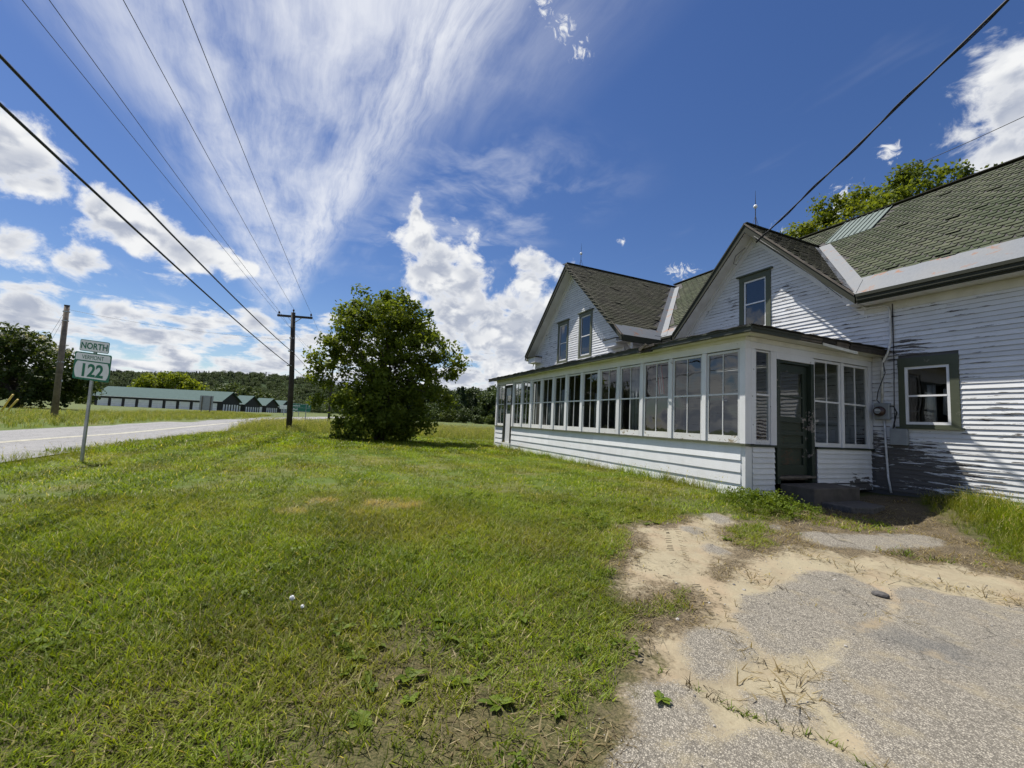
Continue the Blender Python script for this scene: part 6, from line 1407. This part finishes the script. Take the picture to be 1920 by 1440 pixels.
# ------------------------------------------------------------------ wooded hills
def hill(name, D, l0, l1, prof, depth, label):
    """ridge across the view: prof = (lateral, crest height)"""
    L = np.linspace(l0, l1, 60); Dd = np.linspace(0, 1, 14); V = []; pl_, ph_ = [p[0] for p in prof], [p[1] for p in prof]
    for d in Dd:
        for l in L:
            h = np.interp(l, pl_, ph_)*S(d, 0, .8)*(.92+.16*fbm(l*1.0+500, d*depth, 60, 3))-.6*(1-d); q = FW2*(D+d*depth)+RT*float(l); V.append((q.x, q.y, float(h)))
    F = [(i*60+j, i*60+j+1, (i+1)*60+j+1, (i+1)*60+j) for i in range(13) for j in range(59)]
    o = put(name, mesh(name, V, F, M['hill'], True)); tag(o, label, kind='structure'); return o, np.array(V).reshape(14, 60, 3)
h1, H1 = hill('far_hill', 420, -760, 480, [(-760, 40), (-560, 44), (-430, 50), (-330, 47), (-290, 38), (-230, 30), (-150, 27), (-80, 25), (0, 26), (120, 34), (480, 40)], 330, 'long low wooded hill along the horizon')
h2, H2 = hill('near_wood_slope', 138, -36, 90, [(-36, 1), (-20, 3), (0, 5), (30, 7), (90, 8)], 90, 'gently rising wood floor beyond the hay field')
def far_tree(name, conifer, n, size, seed):
    rng_ = np.random.default_rng(seed)
    if conifer:
        k = 40; z_ = np.linspace(.12, 1, k); a = rng_.random(k)*6.283; r_ = (1-z_)*.20+.015; C = np.stack([np.cos(a)*r_*.75, np.sin(a)*r_*.75, z_], 1); R = .035+(1-z_)*.085
    else:
        k = 26; d = rng_.normal(size=(k, 3)); d /= np.linalg.norm(d, axis=1)[:, None]; C = np.stack([d[:, 0]*.27, d[:, 1]*.27, .58+d[:, 2]*.33], 1); R = .10+.08*rng_.random(k)
    V, Q, T = leaf_cloud(C, R, n, size, rng_, .5, .45, .5, .8)
    return mesh_np(name, V, Q, M['conifer' if conifer else 'forest'], {'tint': T})
FT = [far_tree('broadleaf', False, 1000, .05, 300), far_tree('broadleaf', False, 1000, .05, 301), far_tree('broadleaf', False, 1000, .05, 302), far_tree('conifer', True, 900, .04, 303), far_tree('conifer', True, 900, .04, 304)]
def on_surface(H, n, rng_):
    i = rng_.integers(0, H.shape[0]-1, n); j = rng_.integers(0, H.shape[1]-1, n); a, b = rng_.random(n)[:, None], rng_.random(n)[:, None]
    return H[i, j]*(1-a)*(1-b)+H[i+1, j]*a*(1-b)+H[i, j+1]*(1-a)*b+H[i+1, j+1]*a*b
p_ = on_surface(H1, 7000, rng); n = len(p_); s_ = 6.5+4.5*rng.random(n); cn_ = fbm(p_[:, 0], p_[:, 1], 90, 3) > .52
scatter('hill_forest', p_-np.array([0, 0, .5]), eul(n, rng, .04), np.stack([s_*1.25, s_*1.25, s_], 1), np.where(cn_ & (rng.random(n) < .35), rng.integers(3, 5, n), rng.integers(0, 3, n)), FT, 'forest', 'unbroken forest covering the far hill')
FT2 = [far_tree('broadleaf', False, 1500, .055, 310), far_tree('broadleaf', False, 1500, .055, 311), far_tree('broadleaf', False, 1400, .055, 312), far_tree('conifer', True, 1500, .04, 313), far_tree('conifer', True, 1500, .04, 314)]
p_ = on_surface(H2, 430, rng); n = len(p_); s_ = 9+5*rng.random(n); dd = (p_[:, 0]*FW2.x+p_[:, 1]*FW2.y); s_ = s_*np.where(dd < 146, .62, 1.0); cn_ = rng.random(n) < .42
scatter('wood', p_-np.array([0, 0, .4]), eul(n, rng, .04), np.stack([s_*1.05, s_*1.05, s_], 1), np.where(cn_, rng.integers(3, 5, n), rng.integers(0, 3, n)), FT2, 'forest', 'mixed wood of pines and broadleaf trees beyond the hay field')
p_ = np.array([tuple(FW2*float(d)+RT*float(l)) for d, l in zip(rng.uniform(210, 400, 260), rng.uniform(-420, -60, 260))]); n = len(p_); p_[:, 2] = -.2; s_ = 5+4*rng.random(n)
scatter('valley_trees', p_, eul(n, rng, .04), np.stack([s_*1.4, s_*1.4, s_], 1), rng.integers(0, 3, n), FT, 'forest', 'scattered tree belt on the valley floor before the hill')

# ------------------------------------------------------------------ small things
def dandelion(x_, y_, h, r_, lb):
    z0 = float(gz_at(x_, y_)); o = empty('dandelion', (x_, y_, z0)); tag(o, lb, 'dandelion', 'dandelion clocks in the lawn')
    MB().tube([(0, 0, -.01), (.008, .004, h*.5), (.004, .01, h)], .0022, 5).build('stem', M['weed'], o)
    rg = np.random.default_rng(int(x_*100)); V = []; F = []
    for i in range(90):
        d = rg.normal(size=3); d /= np.linalg.norm(d); c = np.array([.004, .01, h])+d*r_; t = np.cross(d, rg.normal(size=3)); t /= np.linalg.norm(t); b = np.cross(d, t); k = len(V)
        V += [c-t*r_*.22, c+b*r_*.22, c+t*r_*.22, c-b*r_*.22, np.array([.004, .01, h])]; F += [(k, k+1, k+2, k+3), (k, k+2, k+4)]
    put('seed_head', mesh('seed_head', V, F, M['signwhite']), o)
dandelion(3.35, .09, .11, .017, 'larger white dandelion clock in the near lawn'); dandelion(3.27, .02, .085, .012, 'smaller white dandelion clock beside the larger one')
bm = bmesh.new(); bmesh.ops.create_icosphere(bm, subdivisions=2, radius=.05)
for v_ in bm.verts: v_.co = Vector((v_.co.x*1.3, v_.co.y*.9, v_.co.z*.55))*(.85+.3*float(vnoise(v_.co.x*9, v_.co.y*9+v_.co.z*7, 1.0)))
me = bpy.data.meshes.new('loose_stone'); bm.to_mesh(me); bm.free(); me.materials.append(M['stone'])
s_ = put('loose_stone', me); s_.location = (2.36, -4.83, float(gz_at(2.36, -4.83))+.012); s_.rotation_euler = (0, 0, .6); tag(s_, 'dark loose stone lying on the sandy drive between asphalt patches', 'stone')
for (pts, wid, st_, lb) in (([(4.47,-4.35),(3.94,-3.91),(3.45,-3.50)], .30, .055, 'long tyre track pressed into the sand toward the porch'), ([(3.52,-2.95),(3.28,-3.02),(3.06,-3.09)], .16, .05, 'short chevron tyre track in the sand by the lawn'), ([(2.98,-3.31),(2.62,-3.06),(2.42,-2.88)], .28, .05, 'muddy tyre track beside the central asphalt patch')):
    mb = MB()
    for a, b in zip(pts[:-1], pts[1:]):
        a, b = Vector((*a, 0)), Vector((*b, 0)); L = (b-a).length; t = (b-a).normalized(); nr = Vector((-t.y, t.x, 0))
        for i in range(int(L/st_)):
            for s_ in (-1, 1):
                if random.random() < .3: continue
                c = a+t*(i*st_+random.uniform(-.006, .006))+nr*s_*wid*.14; c2 = c+nr*s_*wid*random.uniform(.12, .26)+t*random.uniform(.01, .035)
                z1 = float(gz_at(c.x, c.y)); z2 = float(gz_at(c2.x, c2.y)); h_ = random.uniform(.005, .010)
                mb.add([(*(c-t*.007).xy, z1-.003), (*(c+t*.007).xy, z1-.003), (*(c2+t*.007).xy, z2-.003), (*(c2-t*.007).xy, z2-.003), (*c.xy, z1+h_), (*c2.xy, z2+h_*.8)], [(0, 1, 4), (1, 2, 5, 4), (2, 3, 5), (3, 0, 4, 5)])
    o = mb.build('tyre_track', M['soil'] if 'soil' in M else M['bare']); o['kind'] = 'stuff'; o['label'] = lb
